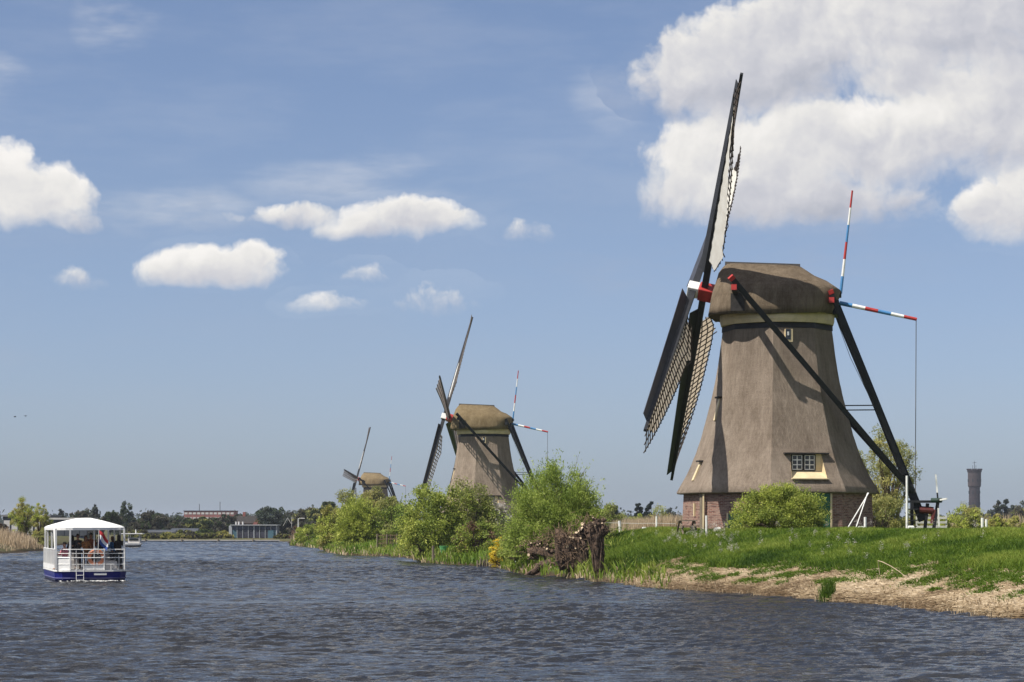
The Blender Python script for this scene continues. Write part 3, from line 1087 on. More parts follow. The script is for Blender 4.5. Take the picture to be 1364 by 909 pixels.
            # cloth
            if cloths[ci]:
                rend, rtap = cloths[ci]
                rs = np.linspace(2.3, rend, 26)
                rows = []
                for r in rs:
                    g = 1.0 if r < rtap else max(0.03, 1 - (r - rtap) / (rend - rtap + 1e-6))
                    g *= 1.0 if r > 4 else 0.55 + 0.45 * (r - r0) / 1.3
                    row = []
                    for j in range(7):
                        f = j / 6
                        row.append(spt(r, 0.10 + (WD - 0.08) * g * f, 0.08 + 0.025 * math.sin(9 * f + r * 5.7))[0])
                    rows.append(row)
                q = MB()
                q.loft(rows, cap=False, closed=False)
                q.build('sail_cloth', M_CLOTH, sail, smooth=True)
            elif not detail:
                q = MB()
                pts = [spt(r, 0.16 + 0.02 * math.sin(r * 2), 0.10)[0] for r in np.linspace(2.4, 6.8, 8)]
                q.tube(pts, [0.05, .09, .08, .09, .07, .08, .06, .03], 6)
                q.build('furled_cloth', M_WHITE, sail)
    return root


windmill.lath = None
D1 = 124.6
mill_a = windmill('large thatched windmill with white sail cloths set, on the grassy dike', ((1035 - CX) * D1 / FPX, D1, Z0), R(7.9), R(-100.5) + R(7.9), R(41.3),
                  [(12.2, 6.6), (12.4, 10.8), (13.4, 9.8), (12.55, 9.8)], M_CAPTH, True)
D2 = 262.0
mill_b = windmill('mossy-capped thatched windmill with furled sails behind the bushes', ((644 - CX) * D2 / FPX, D2, 2.1), R(7.0), R(-97), R(73), [None] * 4, M_CAPMOSS, False)
D3 = 535.0
mill_c = windmill('smallest thatched windmill showing only its cap over the treetops', ((500 - CX) * D3 / FPX, D3, 0.55), R(12.5), R(-95), R(82), [None] * 4, M_CAPMOSS, False)


# ------------------------------------------------------------------ vegetation
def unit(v):
    return v / (np.linalg.norm(v, axis=1, keepdims=True) + 1e-9)


def leaf_quads(p, axis_, size, asp, r):
    """one rhombic leaf per point; axis_ = long direction."""
    n = len(p)
    a = unit(axis_)
    b = unit(np.cross(a, r.normal(size=(n, 3))))
    s = np.asarray(size).reshape(-1, 1) * np.ones((n, 1))
    v = np.stack([p - a * s * .5, p + b * s * asp * .5 - a * s * .06, p + a * s * .5, p - b * s * asp * .5 - a * s * .06], 1).reshape(-1, 3)
    f = np.arange(n * 4).reshape(n, 4)
    return v, f


def branch_mb(paths, r0, n=5):
    q = MB()
    for pts, ra, rb in paths:
        k = len(pts)
        q.tube(pts, [ra + (rb - ra) * i / (k - 1) for i in range(k)], n, cap=False)
    return q


GREENS = {
    'fresh': ((0.136, 0.194, 0.035), (0.282, 0.336, 0.062), (0.496, 0.499, 0.116)),
    'willow': ((0.147, 0.218, 0.038), (0.307, 0.389, 0.073), (0.527, 0.583, 0.156)),
    'olive': ((0.129, 0.153, 0.042), (0.269, 0.275, 0.086), (0.463, 0.438, 0.163)),
    'yellow': ((0.227, 0.222, 0.064), (0.386, 0.36, 0.108), (0.605, 0.538, 0.198)),
    'dark': ((0.027, 0.046, 0.019), (0.054, 0.078, 0.030), (0.095, 0.121, 0.049)),
    'pine': ((0.012, 0.024, 0.018), (0.024, 0.040, 0.028), (0.040, 0.058, 0.040)),
    'bare': ((0.061, 0.054, 0.043), (0.101, 0.095, 0.068), (0.149, 0.142, 0.095)),
    'bluegrey': ((0.041, 0.057, 0.049), (0.074, 0.092, 0.074), (0.115, 0.132, 0.105)),
    'blossom': ((0.200, 0.180, 0.130), (0.500, 0.460, 0.400), (0.720, 0.690, 0.640)),
    'gold': ((0.480, 0.360, 0.020), (0.760, 0.600, 0.050), (0.840, 0.720, 0.160)),
    'russet': ((0.084, 0.049, 0.034), (0.168, 0.098, 0.063), (0.252, 0.154, 0.098)),
    'lime': ((0.178, 0.227, 0.035), (0.368, 0.422, 0.068), (0.623, 0.636, 0.165)),
}


def crown_clumps(r, w, d, h, z0, n, shape):
    """clump centres inside the crown's volume, denser towards its skin."""
    out = []
    while len(out) < n:
        x, y, z = r.uniform(-1, 1), r.uniform(-1, 1), r.uniform(0, 1)
        if shape == 'dome':
            lim = math.sqrt(max(0, 1 - z ** 2.2)) * (0.80 + 0.2 * min(1, z * 5))
        elif shape == 'egg':
            lim = (max(0, math.sin(math.pi * min(1, z * .93 + .07))) ** 0.65)
        elif shape == 'cone':
            lim = (1 - z) ** 0.85 * .95 + .05
        elif shape == 'column':
            lim = (max(0, math.sin(math.pi * min(1, z * .85 + .12))) ** 0.6)
        else:
            lim = 1.0
        rad = math.hypot(x, y)
        if rad > lim or (rad < lim * 0.55 and z < 0.7 and r.random() < 0.6):
            continue
        out.append((x * w / 2, y * d / 2, z0 + z * h))
    return np.array(out)


def plant(name, label, cat, group, loc, w, h, col, shape='dome', clumps=60, leaves=6000, leaf=0.1, asp=0.45, z0=0.0, d=None, seed=1,
          cs=0.17, upright=0.3, col2=None, mix2=0.0, trunk=0.0, see=1.0):
    r = np.random.default_rng(seed)
    d = d or w
    root = empty(name, loc, 0, label, cat, group)
    hh = h - z0
    C = crown_clumps(r, w * .97, d * .97, hh * .97, z0, clumps, shape)
    C += r.normal(0, 0.03, C.shape) * np.array([w, d, hh])
    leaves = int(leaves * 1.7)
    k = r.integers(0, len(C), leaves)
    rad = cs * min(w, hh) * (0.55 + 0.9 * r.random(len(C)))
    off_ = unit(r.normal(size=(leaves, 3))) * (r.random((leaves, 1)) ** 0.55) * rad[k][:, None]
    off_[:, 2] *= 0.85
    p = C[k] + off_
    p[:, 2] = np.maximum(p[:, 2], 0.02 + 0.05 * r.random(leaves))
    ax = r.normal(size=(leaves, 3)) + np.array([0, 0, upright * 2])
    sz = leaf * (0.6 + 0.8 * r.random(leaves))
    v, f = leaf_quads(p, ax, sz, asp, r)
    ct = np.clip(r.normal(0.45, 0.17, len(C)), 0, 1)
    tint = np.clip(ct[k] + r.normal(0, 0.16, leaves), 0, 1)
    mats = [leaf_mat('leaves_' + col, *GREENS[col])]
    fm = None
    if col2:
        mats.append(leaf_mat('leaves_' + col2, *GREENS[col2]))
        cm = (r.random(len(C)) < mix2)
        fm = (cm[k] ^ (r.random(leaves) < 0.08)).astype(int)
    q = MB()
    tr = trunk or 0.022 * h
    tree = z0 > 0.15 * h
    nst = 1 if tree else max(3, min(9, int(w * 2)))
    tops = C[r.permutation(len(C))[:min(len(C), 26)]]
    if tree:
        hub_ = np.array([0, 0, z0 + hh * 0.35])
        q.tube([(0, 0, -0.3), (0.02 * h * r.normal(), 0.02 * h * r.normal(), z0 * 0.6), tuple(hub_), (0.01 * h, 0, z0 + hh * 0.8)], [tr * 1.3, tr, tr * .75, tr * .25], 7, cap=False)
        for c in tops:
            s0 = np.array([0, 0, z0 * 0.7 + r.random() * hh * 0.4])
            mid = (s0 + c) / 2 + np.array([0, 0, -0.02 * h])
            q.tube([tuple(s0), tuple(mid), tuple(c)], [tr * .4, tr * .22, tr * .07], 5, cap=False)
    else:
        for i, c in enumerate(tops):
            a = r.random() * 6.28
            s0 = np.array([math.cos(a) * w * .12 * r.random(), math.sin(a) * d * .12 * r.random(), -0.1])
            mid = s0 * .5 + c * .5 + np.array([0, 0, 0.06 * h])
            q.tube([tuple(s0), tuple(mid), tuple(c)], [tr, tr * .55, tr * .15], 5, cap=False)
    q.build('trunk' if tree else 'stems', M_BARK, root, smooth=True)
    np_mesh('crown' if tree else 'foliage', v, f, None, root, {'tint': np.repeat(tint, 4)}, mats=mats, fmat=fm)
    return root


def willow(name, label, group, loc, w, h, col, shoots=420, per=40, leaf=0.11, seed=1, d=None, spread=1.0, base_h=0.1, droop=0.12, mass=0):
    """long thin shoots fanning out of a low stool, leaves set along them."""
    r = np.random.default_rng(seed)
    d = d or w
    root = empty(name, loc, 0, label, 'shrub', group)
    P_, A_, T_ = [], [], []
    q = MB()
    for i in range(shoots):
        th = r.random() * 6.2832
        el_ = math.acos(1 - r.random() ** 0.9 * 0.98)     # from the vertical
        dirv = np.array([math.cos(th) * math.sin(el_) * w / 2 * spread, math.sin(th) * math.sin(el_) * d / 2 * spread, math.cos(el_) * h * (1 - base_h) + 0.12 * h])
        ln = (0.50 + 0.52 * r.random() ** 0.8)
        s0 = np.array([r.normal() * w * .07, r.normal() * d * .07, base_h * h])
        t_ = np.linspace(0, 1, 5)
        bend = r.normal(0, 0.05, 3) * h
        pts = s0 + dirv * ln * t_[:, None] + bend * (t_ ** 2)[:, None] + np.array([0, 0, -1]) * (t_ ** 2)[:, None] * droop * h * math.sin(el_)
        if i % 5 == 0:
            q.tube([tuple(x) for x in pts], [0.035, .026, .02, .013, .006], 4, cap=False)
        tt = 0.22 + 0.80 * r.random(per) ** 0.8
        seg = np.clip((tt * 4).astype(int), 0, 3)
        fr_ = tt * 4 - seg
        pp = pts[seg] * (1 - fr_)[:, None] + pts[np.minimum(seg + 1, 4)] * fr_[:, None]
        pp = pp + r.normal(0, 0.05, (per, 3)) * (0.6 + tt)[:, None]
        ax = (pts[np.minimum(seg + 1, 4)] - pts[seg])
        ax = unit(ax) + r.normal(0, 0.45, (per, 3))
        P_.append(pp)
        A_.append(ax)
        T_.append(np.clip(r.normal(0.45, 0.14) + r.normal(0, .14, per) + 0.12 * (tt - .6), 0, 1))
    if mass:                                            # the close inner growth that makes the shrub read as one round mass
        C = crown_clumps(r, w * .93, d * .93, h * .93, 0.0, 190, 'dome')
        k = r.integers(0, len(C), mass)
        off_ = unit(r.normal(size=(mass, 3))) * (r.random((mass, 1)) ** .5) * .085 * w * (0.6 + .8 * r.random((mass, 1)))
        P_.append(C[k] + off_)
        A_.append(unit(C[k] + np.array([0, 0, h * .5])) + r.normal(0, .55, (mass, 3)))
        T_.append(np.clip(r.normal(.45, .15, len(C))[k] + r.normal(0, .15, mass), 0, 1))
    p, ax, tint = np.concatenate(P_), np.concatenate(A_), np.concatenate(T_)
    p[:, 2] = np.maximum(p[:, 2], 0.03)
    v, f = leaf_quads(p, ax, leaf * (0.7 + 0.7 * r.random(len(p))), 0.28, r)
    q.build('stems', M_BARK, root, smooth=True)
    np_mesh('foliage', v, f, leaf_mat('leaves_' + col, *GREENS[col]), root, {'tint': np.repeat(tint, 4)})
    return root


def spot(px0, px1, ytop, depth, sink=0.0):
    """ground position, width and height of something that fills that part of the photo at that distance."""
    x = ((px0 + px1) / 2 - CX) * depth / FPX
    z = gh(x, depth) - sink
    return (x, depth, z), (px1 - px0) * depth / FPX, EYE + (HY - ytop) * depth / FPX - z


WB = 'green bushes along the far water edge'
# the big pollard willow shrub and the bushes left of it
l, w_, h_ = spot(664, 814, 606, 130)
willow('willow_shrub', 'big bright green willow shrub behind the gnarled pollard stumps', WB, l, w_ * .98, h_ * .98, 'willow', 1300, 44, 0.15, 3, d=4.8, droop=.22, spread=1.04, mass=52000)
l, w_, h_ = spot(668, 716, 698, 136)
plant('shrub', 'low green undergrowth under the left side of the big willow shrub', 'shrub', WB, l, w_, h_, 'fresh', 'dome', 40, 4200, 0.13, .4, seed=41)
l, w_, h_ = spot(586, 664, 636, 176)
plant('shrub', 'tall dense bush with brownish young leaves in front of the middle windmill', 'shrub', WB, l, w_, h_ * 1.02, 'olive', 'dome', 95, 10500, 0.20, .45, seed=5, col2='fresh', mix2=.35)
l, w_, h_ = spot(532, 612, 643, 174)
plant('shrub', 'tall bright green bush left of the brownish bush by the middle windmill', 'shrub', WB, l, w_ * 1.02, h_ * 1.02, 'fresh', 'dome', 100, 11000, 0.20, .45, seed=6, col2='lime', mix2=.5)
l, w_, h_ = spot(598, 668, 692, 160)
plant('shrub', 'low leafy bush beside the yellow flowering shrub', 'shrub', WB, l, w_, h_, 'fresh', 'dome', 60, 6000, 0.17, .45, seed=8, col2='russet', mix2=.15)
l, w_, h_ = spot(606, 634, 686, 176)
plant('shrub', 'reddish brown twiggy bush under the tall bushes', 'shrub', WB, l, w_, h_, 'russet', 'dome', 30, 2400, 0.15, .3, seed=9)
l, w_, h_ = spot(642, 680, 662, 215)
plant('blossom_tree', 'small tree covered in white blossom before the middle windmill', 'tree', None, l, w_, h_, 'blossom', 'egg', 42, 3000, 0.19, .7, z0=h_ * .22, seed=10)
l, w_, h_ = spot(653, 674, 712, 147.5)
plant('flowering_shrub', 'golden yellow flowering shrub at the water edge', 'shrub', None, l, w_ * 1.05, h_, 'gold', 'egg', 34, 2600, 0.09, .6, seed=11, cs=.22)
l, w_, h_ = spot(496, 550, 662, 222)
plant('shrub', 'olive green bush behind the wicker fence', 'shrub', WB, l, w_, h_, 'willow', 'dome', 60, 6500, 0.24, .4, seed=12, col2='olive', mix2=.4)
l, w_, h_ = spot(442, 512, 656, 222)
willow('willow_shrub', 'wide rounded willow bush at the water edge left of the wicker fence', WB, l, w_ * .98, h_ * .96, 'lime', 500, 36, 0.24, 13, d=5, spread=.98, droop=.18, mass=16000)
l, w_, h_ = spot(422, 466, 670, 246)
plant('shrub', 'pale yellow green bush at the left end of the bushes', 'shrub', WB, l, w_, h_, 'yellow', 'dome', 60, 5600, 0.26, .45, seed=14, col2='lime', mix2=.4)
l, w_, h_ = spot(436, 486, 655, 330)
plant('shrub', 'tall dull green bush rising behind the pale bush', 'shrub', WB, l, w_, h_, 'olive', 'dome', 60, 5200, 0.32, .45, seed=15)
l, w_, h_ = spot(472, 518, 650, 372)
plant('ochre_tree', 'ochre green tree in front of the smallest windmill', 'tree', None, l, w_, h_, 'yellow', 'dome', 70, 7000, 0.34, .45, z0=1.2, seed=16, col2='olive', mix2=.45)
l, w_, h_ = spot(508, 552, 662, 355)
plant('shrub', 'pale green bush between the two smaller windmills', 'shrub', WB, l, w_, h_, 'lime', 'dome', 50, 5200, 0.32, .45, seed=17, col2='olive', mix2=.5)
l, w_, h_ = spot(392, 436, 698, 300)
plant('shrub', 'low fresh green bush beside the lamp post', 'shrub', WB, l, w_, h_, 'fresh', 'dome', 50, 4600, 0.26, .4, seed=18, col2='lime', mix2=.4)
l, w_, h_ = spot(383, 402, 700, 352)
plant('shrub', 'small reddish shrub at the end of the bank', 'shrub', WB, l, w_, h_, 'russet', 'dome', 20, 1200, 0.26, .4, seed=19)
l, w_, h_ = spot(690, 745, 668, 240)
plant('shrub', 'green bush at the foot of the middle windmill', 'shrub', WB, l, w_, h_, 'fresh', 'dome', 40, 4000, 0.25, .4, seed=20)
# by the big mill
l, w_, h_ = spot(972, 1106, 643, 113.5)
plant('hawthorn_bush', 'round leafy bush in front of the big windmill base', 'shrub', None, l, w_ * .98, h_ * .98, 'fresh', 'dome', 230, 24000, 0.09, .55, seed=21, d=3.0, cs=.16, col2='lime', mix2=.5)
l, w_, h_ = spot(1136, 1226, 568, 165)
plant('willow_tree', 'tall loose yellow green tree behind the tail of the big windmill', 'tree', None, l, w_ * .94, h_, 'yellow', 'egg', 95, 9500, 0.17, .35, z0=1.1, seed=22, col2='olive', mix2=.45, cs=.14)
l, w_, h_ = spot(1130, 1212, 655, 158)
plant('shrub', 'low yellow green bush under the tree behind the windmill', 'shrub', None, l, w_, h_, 'olive', 'dome', 70, 7000, 0.16, .4, seed=23, col2='yellow', mix2=.4)
SG = 'scrub bushes on the field behind the dike'
for i, (a, b, yt, dp, c1, c2, lab) in enumerate((
        (1254, 1326, 675, 235, 'lime', 'yellow', 'green scrub bush below the water tower'),
        (1216, 1280, 679, 255, 'yellow', 'olive', 'yellowish scrub bush behind the white gate'),
        (1198, 1250, 673, 300, 'olive', 'yellow', 'thin scrub bush behind the winch wheel'),
        (1304, 1350, 684, 262, 'yellow', 'bare', 'straw coloured scrub bush near the two white posts'),
        (1334, 1404, 686, 225, 'yellow', 'lime', 'low yellow green scrub bush at the right end of the dike'),
        (1196, 1230, 688, 190, 'yellow', 'olive', 'low yellowish bush behind the winch steps'),
        (1232, 1266, 686, 196, 'lime', 'yellow', 'low lime green bush just right of the white gate'),
        (1284, 1312, 684, 205, 'lime', 'olive', 'low green bush left of the two white posts'),
        (1316, 1340, 688, 200, 'yellow', 'lime', 'low pale bush right of the two white posts'),
        (1270, 1300, 670, 420, 'bare', 'olive', 'brownish bush right in front of the water tower foot'))):
    l, w_, h_ = spot(a, b, yt, dp)
    plant('scrub_bush', lab, 'shrub', SG, l, w_, max(h_, 1.0), c1, 'dome', 55, 4200, 0.22, .35, seed=50 + i, col2=c2, mix2=.4)
for i, (a, b, yt, dp, lab) in enumerate((
        (794, 830, 666, 240, 'olive bush behind the right pollard stump'), (816, 856, 680, 262, 'low green bush behind the reed bed'),
        (862, 898, 674, 330, 'yellow green bush right of the two dark conifers'), (836, 868, 685, 300, 'low olive bush under the two dark conifers'))):
    l, w_, h_ = spot(a, b, yt, dp)
    plant('scrub_bush', lab, 'shrub', SG, l, w_, max(h_, 1.0), ('olive', 'olive', 'yellow', 'lime')[i], 'dome', 40, 3000, 0.24, .35, seed=60 + i, col2='fresh', mix2=.3)

# far trees
FT = 'trees on the far horizon'
FAR = [  # px0, px1, ytop, depth, shape, colour, second, label
    (844, 858, 667, 520, 'column', 'pine', None, 'left one of two dark conifers beyond the reed bed'),
    (857, 873, 669, 520, 'column', 'pine', None, 'right one of two dark conifers beyond the reed bed'),
    (808, 824, 672, 480, 'egg', 'dark', None, 'dark tree just right of the big willow shrub'),
    (884, 902, 681, 640, 'egg', 'bluegrey', None, 'small bluish tree left of the big windmill base'),
    (1327, 1343, 666, 620, 'column', 'bluegrey', 'bare', 'tall narrow dark tree near the right edge of the far field'),
    (1340, 1360, 673, 650, 'egg', 'bare', 'bluegrey', 'bare brownish tree beside the tall narrow dark tree'),
    (1356, 1385, 668, 640, 'egg', 'bluegrey', 'bare', 'dark tree cut by the right edge of the view'),
    (1314, 1332, 680, 800, 'egg', 'bluegrey', None, 'low dark tree right of the water tower'),
    (1262, 1286, 683, 900, 'egg', 'bare', 'dark', 'low brown tree left of the water tower'),
    (1236, 1250, 684, 900, 'egg', 'dark', None, 'small dark round tree above the white gate'),
    (148, 186, 667, 560, 'cone', 'bluegrey', 'dark', 'tall dark pointed tree behind the boat canopy'),
    (114, 138, 668, 560, 'cone', 'bluegrey', 'bare', 'dark pointed tree above the middle of the boat canopy'),
    (136, 158, 680, 540, 'egg', 'dark', 'bare', 'round dull green tree between two pointed trees'),
    (72, 92, 676, 620, 'cone', 'bluegrey', 'bare', 'small dark tree above the flat roof of the glass building'),
    (183, 216, 681, 560, 'egg', 'bare', 'dark', 'broad half bare tree right of the moored white boat'),
    (206, 222, 684, 600, 'egg', 'bare', None, 'small half bare tree in the row left of the brick flats'),
    (218, 248, 696, 520, 'dome', 'bare', 'dark', 'low grey green bush left of the brick flats'),
    (168, 205, 695, 470, 'dome', 'bare', 'dark', 'dull bush behind the moored white boat'),
    (246, 286, 688, 540, 'egg', 'dark', 'olive', 'dark green tree in front of the brick flats'),
    (258, 288, 705, 440, 'dome', 'dark', 'fresh', 'dark green bush on the far quay'),
    (280, 312, 684, 640, 'egg', 'bare', 'dark', 'brownish tree right of the brick flats'),
    (306, 330, 686, 660, 'egg', 'bare', 'dark', 'brown tree behind the glass pumping hall'),
    (346, 384, 673, 560, 'egg', 'dark', 'bluegrey', 'tall dark tree right of the glass pumping hall'),
    (374, 396, 684, 560, 'egg', 'dark', 'bare', 'dark tree left of the lamp post'),
    (394, 420, 674, 520, 'egg', 'bare', 'olive', 'brown green tree right of the lamp post'),
    (412, 434, 672, 500, 'egg', 'dark', 'olive', 'dark tree behind the left end of the bushes'),
    (426, 450, 668, 520, 'egg', 'olive', 'dark', 'olive tree at the end of the far tree row'),
    (386, 432, 694, 470, 'dome', 'bare', 'dark', 'long dark bush behind the fresh green bush'),
    (318, 352, 689, 700, 'dome', 'bare', 'bluegrey', 'low brown tree before the gabled house'),
    (166, 192, 708, 392, 'dome', 'olive', 'bare', 'low scrub on the quay next to the moored boat'),
    (190, 214, 711, 391, 'dome', 'bare', 'olive', 'small brown scrub bush on the quay left of the middle'),
    (210, 240, 710, 391, 'dome', 'olive', 'yellow', 'small olive scrub bush on the middle of the quay'),
    (238, 262, 712, 391, 'dome', 'bare', 'yellow', 'small straw brown scrub bush on the quay'),
    (262, 290, 709, 391, 'dome', 'olive', 'bare', 'rounded scrub bush on the quay right of the dark green bush'),
    (286, 310, 712, 391, 'dome', 'yellow', 'bare', 'pale scrub bush on the quay beside the glass pumping hall'),
    (366, 388, 712, 391, 'dome', 'bare', 'olive', 'dark scrub bush at the right end of the quay'),
    (172, 200, 706, 425, 'dome', 'bare', 'olive', 'low brown bush on the far quay behind the moored boat'),
    (200, 236, 709, 410, 'dome', 'olive', 'bare', 'low olive bush on the far quay below the sheds'),
    (228, 262, 707, 415, 'dome', 'bare', 'olive', 'low brown bush left of the dark green quay bush'),
    (284, 310, 708, 412, 'dome', 'olive', 'yellow', 'low yellowish bush left of the glass pumping hall'),
    (366, 392, 708, 405, 'dome', 'bare', 'dark', 'low dark bush right of the glass pumping hall'),
    (160, 196, 688, 640, 'egg', 'dark', 'bare', 'dull tree behind the tall pointed tree'),
    (222, 252, 688, 680, 'egg', 'bare', 'dark', 'thin brownish tree left of the brick flats'),
    (232, 262, 694, 600, 'dome', 'dark', 'bare', 'dark bush in front of the left end of the brick flats'),
    (268, 306, 692, 560, 'dome', 'bare', 'dark', 'wide brown bush in front of the brick flats'),
    (298, 326, 690, 700, 'egg', 'bare', 'dark', 'brown tree between the flats and the gabled house'),
    (366, 404, 684, 600, 'egg', 'dark', 'bare', 'dark tree behind the white hoist frame'),
    (196, 226, 690, 620, 'egg', 'dark', 'bare', 'dull tree above the grey sheds'),
    (96, 124, 678, 600, 'egg', 'bare', 'dark', 'brownish tree behind the left half of the boat canopy'),
    (404, 436, 682, 560, 'egg', 'bare', 'dark', 'brown tree behind the fresh green bush'),
    (340, 366, 692, 620, 'dome', 'dark', 'bare', 'dark bush above the glass pumping hall'),
    (1276, 1300, 682, 760, 'egg', 'bare', 'olive', 'brown tree hiding the water tower foot'),
    (1298, 1320, 683, 740, 'egg', 'olive', 'bare', 'olive tree right of the water tower foot'),
    (1344, 1372, 676, 560, 'egg', 'bare', 'olive', 'bare brown tree at the right end of the field'),
]
for i, (a, b, yt, dp, shp, c1, c2, lab) in enumerate(FAR):
    l, w_, h_ = spot(a, b, yt, dp)
    if shp != 'cone':
        w_ *= 0.85 if c1 == 'pine' else 1.22
    plant('shrub' if shp == 'dome' else ('conifer' if c1 == 'pine' else 'distant_tree'), lab, 'shrub' if shp == 'dome' else 'tree', FT, l, w_, h_, c1, shp, 55 if shp != 'cone' else 150,
          3600, 0.0011 * dp, .5, z0=0.0 if shp in ('dome', 'cone') or c1 == 'pine' else h_ * .16, seed=100 + i, col2=c2, mix2=.4 if c2 else 0, cs=.15 if shp != 'cone' else .085)
# left bank
for i, (a, b, yt, dp, lab) in enumerate(((14, 46, 663, 268, 'taller yellow green tree on the left bank'), (40, 68, 668, 262, 'lower yellow green tree on the left bank next to the boat'))):
    l, w_, h_ = spot(a, b, yt, dp)
    plant('birch_tree', lab, 'tree', 'yellow green trees on the left bank', l, w_ * 1.0, h_, 'yellow', 'column', 110, 6500, 0.15, .4, z0=.7, seed=140 + i, col2='lime', mix2=.5, cs=.12)
l, w_, h_ = spot(-14, 14, 698, 300)
plant('shrub', 'dark purplish bush at the left edge', 'shrub', None, l, w_, h_, 'russet', 'dome', 40, 2600, 0.26, .4, seed=150, col2='bare', mix2=.5)
l, w_, h_ = spot(44, 72, 708, 258)
plant('shrub', 'low dull green bush under the yellow green trees', 'shrub', None, l, w_, h_, 'olive', 'dome', 30, 1800, 0.22, .4, seed=151)
# a far wood closes the horizon where no single tree can be told apart
r = np.random.default_rng(77)
pw_, tw_ = [], []
for i in range(900):
    a = r.uniform(-0.36, 0.36)
    dpt = r.uniform(1250, 1500)
    hgt = 5.5 + 4.0 * vnoise(np.array([a * 40.0]), np.array([0.5]), 9)[0] + 2.0 * r.random()
    n_l = 26
    c = np.array([math.tan(a) * dpt, dpt, 0.5 + hgt * 0.45])
    pw_.append(c + r.normal(size=(n_l, 3)) * np.array([6.5, 6.0, hgt * 0.28]))
    tw_.append(np.clip(r.normal(0.4, 0.2) + r.normal(0, .12, n_l), 0, 1))
pw_, tw_ = np.concatenate(pw_), np.concatenate(tw_)
pw_[:, 2] = np.maximum(pw_[:, 2], 0.4)
v, f = leaf_quads(pw_, r.normal(size=pw_.shape), 2.6 * (.6 + .8 * r.random(len(pw_))), .7, r)
o = np_mesh('far_woods', v, f, leaf_mat('leaves_bluegrey', *GREENS['bluegrey']), None, {'tint': np.repeat(tw_, 4)})
tag(o, kind='stuff')


# ------------------------------------------------------------------ grass, straw and reeds (nobody could count them)
def blades(name, x, y, hgt, wid, lean, tint, mat_, r, z=None, flat=False):
    n = len(x)
    z = ground_h(x, y) - 0.02 if z is None else z
    th = r.random(n) * 6.2832
    la = r.random(n) * 6.2832
    p = np.stack([x, y, z], 1)
    side = np.stack([np.cos(th), np.sin(th) * 0.6, np.zeros(n)], 1) * (wid * .5)[:, None]
    ld = np.stack([np.cos(la), np.sin(la), np.zeros(n)], 1) * (hgt * lean)[:, None]
    up = np.array([0, 0, 1.0]) * hgt[:, None]
    m1 = p + up * 0.55 + ld * 0.35
    tp_ = p + up * (1 - 0.35 * np.clip(lean, 0, 1)[:, None]) + ld
    v = np.stack([p - side, p + side, m1 + side * .8, tp_, m1 - side * .8], 1).reshape(-1, 3)
    b = np.arange(n) * 5
    f4 = np.stack([b, b + 1, b + 2, b + 4], 1)
    f3 = np.stack([b + 4, b + 2, b + 3, b + 3], 1)
    # one quad and one triangle per blade: the triangle goes in as its own array
    faces = np.concatenate([f4, np.stack([b + 4, b + 2, b + 3, b + 4], 1)])
    me_v = v
    tri = np.concatenate([np.stack([b, b + 1, b + 2], 1), np.stack([b, b + 2, b + 4], 1), np.stack([b + 4, b + 2, b + 3], 1)])
    o = np_mesh(name, me_v, tri, mat_, None, {'tint': np.repeat(tint, 5)})
    return tag(o, kind='stuff')


def scatter(r, n, x0, x1, y0, y1, keep):
    x, y = r.uniform(x0, x1, n), r.uniform(y0, y1, n)
    dd = shore_dist(x, y)
    k = keep(x, y, dd)
    m_ = r.random(n) < k
    return x[m_], y[m_], dd[m_]


M_GRASS = leaf_mat('grass_blades', (0.034, 0.078, 0.006), (0.126, 0.205, 0.015), (0.275, 0.325, 0.055), 0.38)
M_STRAW = leaf_mat('straw_stems', (0.16, 0.105, 0.055), (0.40, 0.30, 0.18), (0.60, 0.49, 0.34), 0.2)
r = np.random.default_rng(5)


def in_view(x, y, m_=1.5):
    return (np.abs(x) < (y * 0.2275 + m_))


def keep_dike(x, y, dd):
    s_ = straw_amount(x, y, dd)
    g = sstep(dd, 0.5, 1.2) * (1 - s_) ** 2
    return np.where((dd > 0.3) & (dd < 15) & in_view(x, y, 9), g, 0)


x, y, dd = scatter(r, 1500000, 0, 40, 58, 150, keep_dike)
n = len(x)
pat = vnoise(x * 0.35, y * 0.22, 51) * .6 + vnoise(x * 1.3, y * 0.8, 52) * .4
edge = np.clip(1 - (dd - 3.0) / 3.0, 0, 1)               # taller, darker young reed just above the straw
hg = (0.10 + 0.22 * r.random(n) + 0.28 * pat ** 2) * (0.85 + 0.6 * edge)
tn = np.clip(0.44 + (pat - .5) * 1.5 - 0.16 * edge + r.normal(0, .2, n) + .25 * (r.random(n) < .06), 0, 1)
blades('grass', x, y, hg, 0.018 + 0.014 * r.random(n), 0.25 + 0.5 * r.random(n), tn, M_GRASS, r)

# grass and sedge under the bushes, to the water's edge
x, y, dd = scatter(r, 200000, -36, 12, 95, 330, lambda x, y, dd: np.where((dd > -0.05) & (dd < 7) & in_view(x, y, 2) & (x < 7), 0.9 - 0.1 * dd, 0))
n = len(x)
hg = (0.25 + 0.35 * r.random(n)) * (1.25 - 0.35 * sstep(dd, 0, 3)) * (0.7 + 0.8 * vnoise(x * .5, y * .2, 61))
tn = np.clip(0.74 + (vnoise(x * .4, y * .2, 53) - .5) + r.normal(0, .17, n), 0, 1)
blades('bank_grass', x, y, hg, 0.03 + 0.0003 * y + 0.02 * r.random(n), 0.2 + 0.4 * r.random(n), tn, M_GRASS, r)
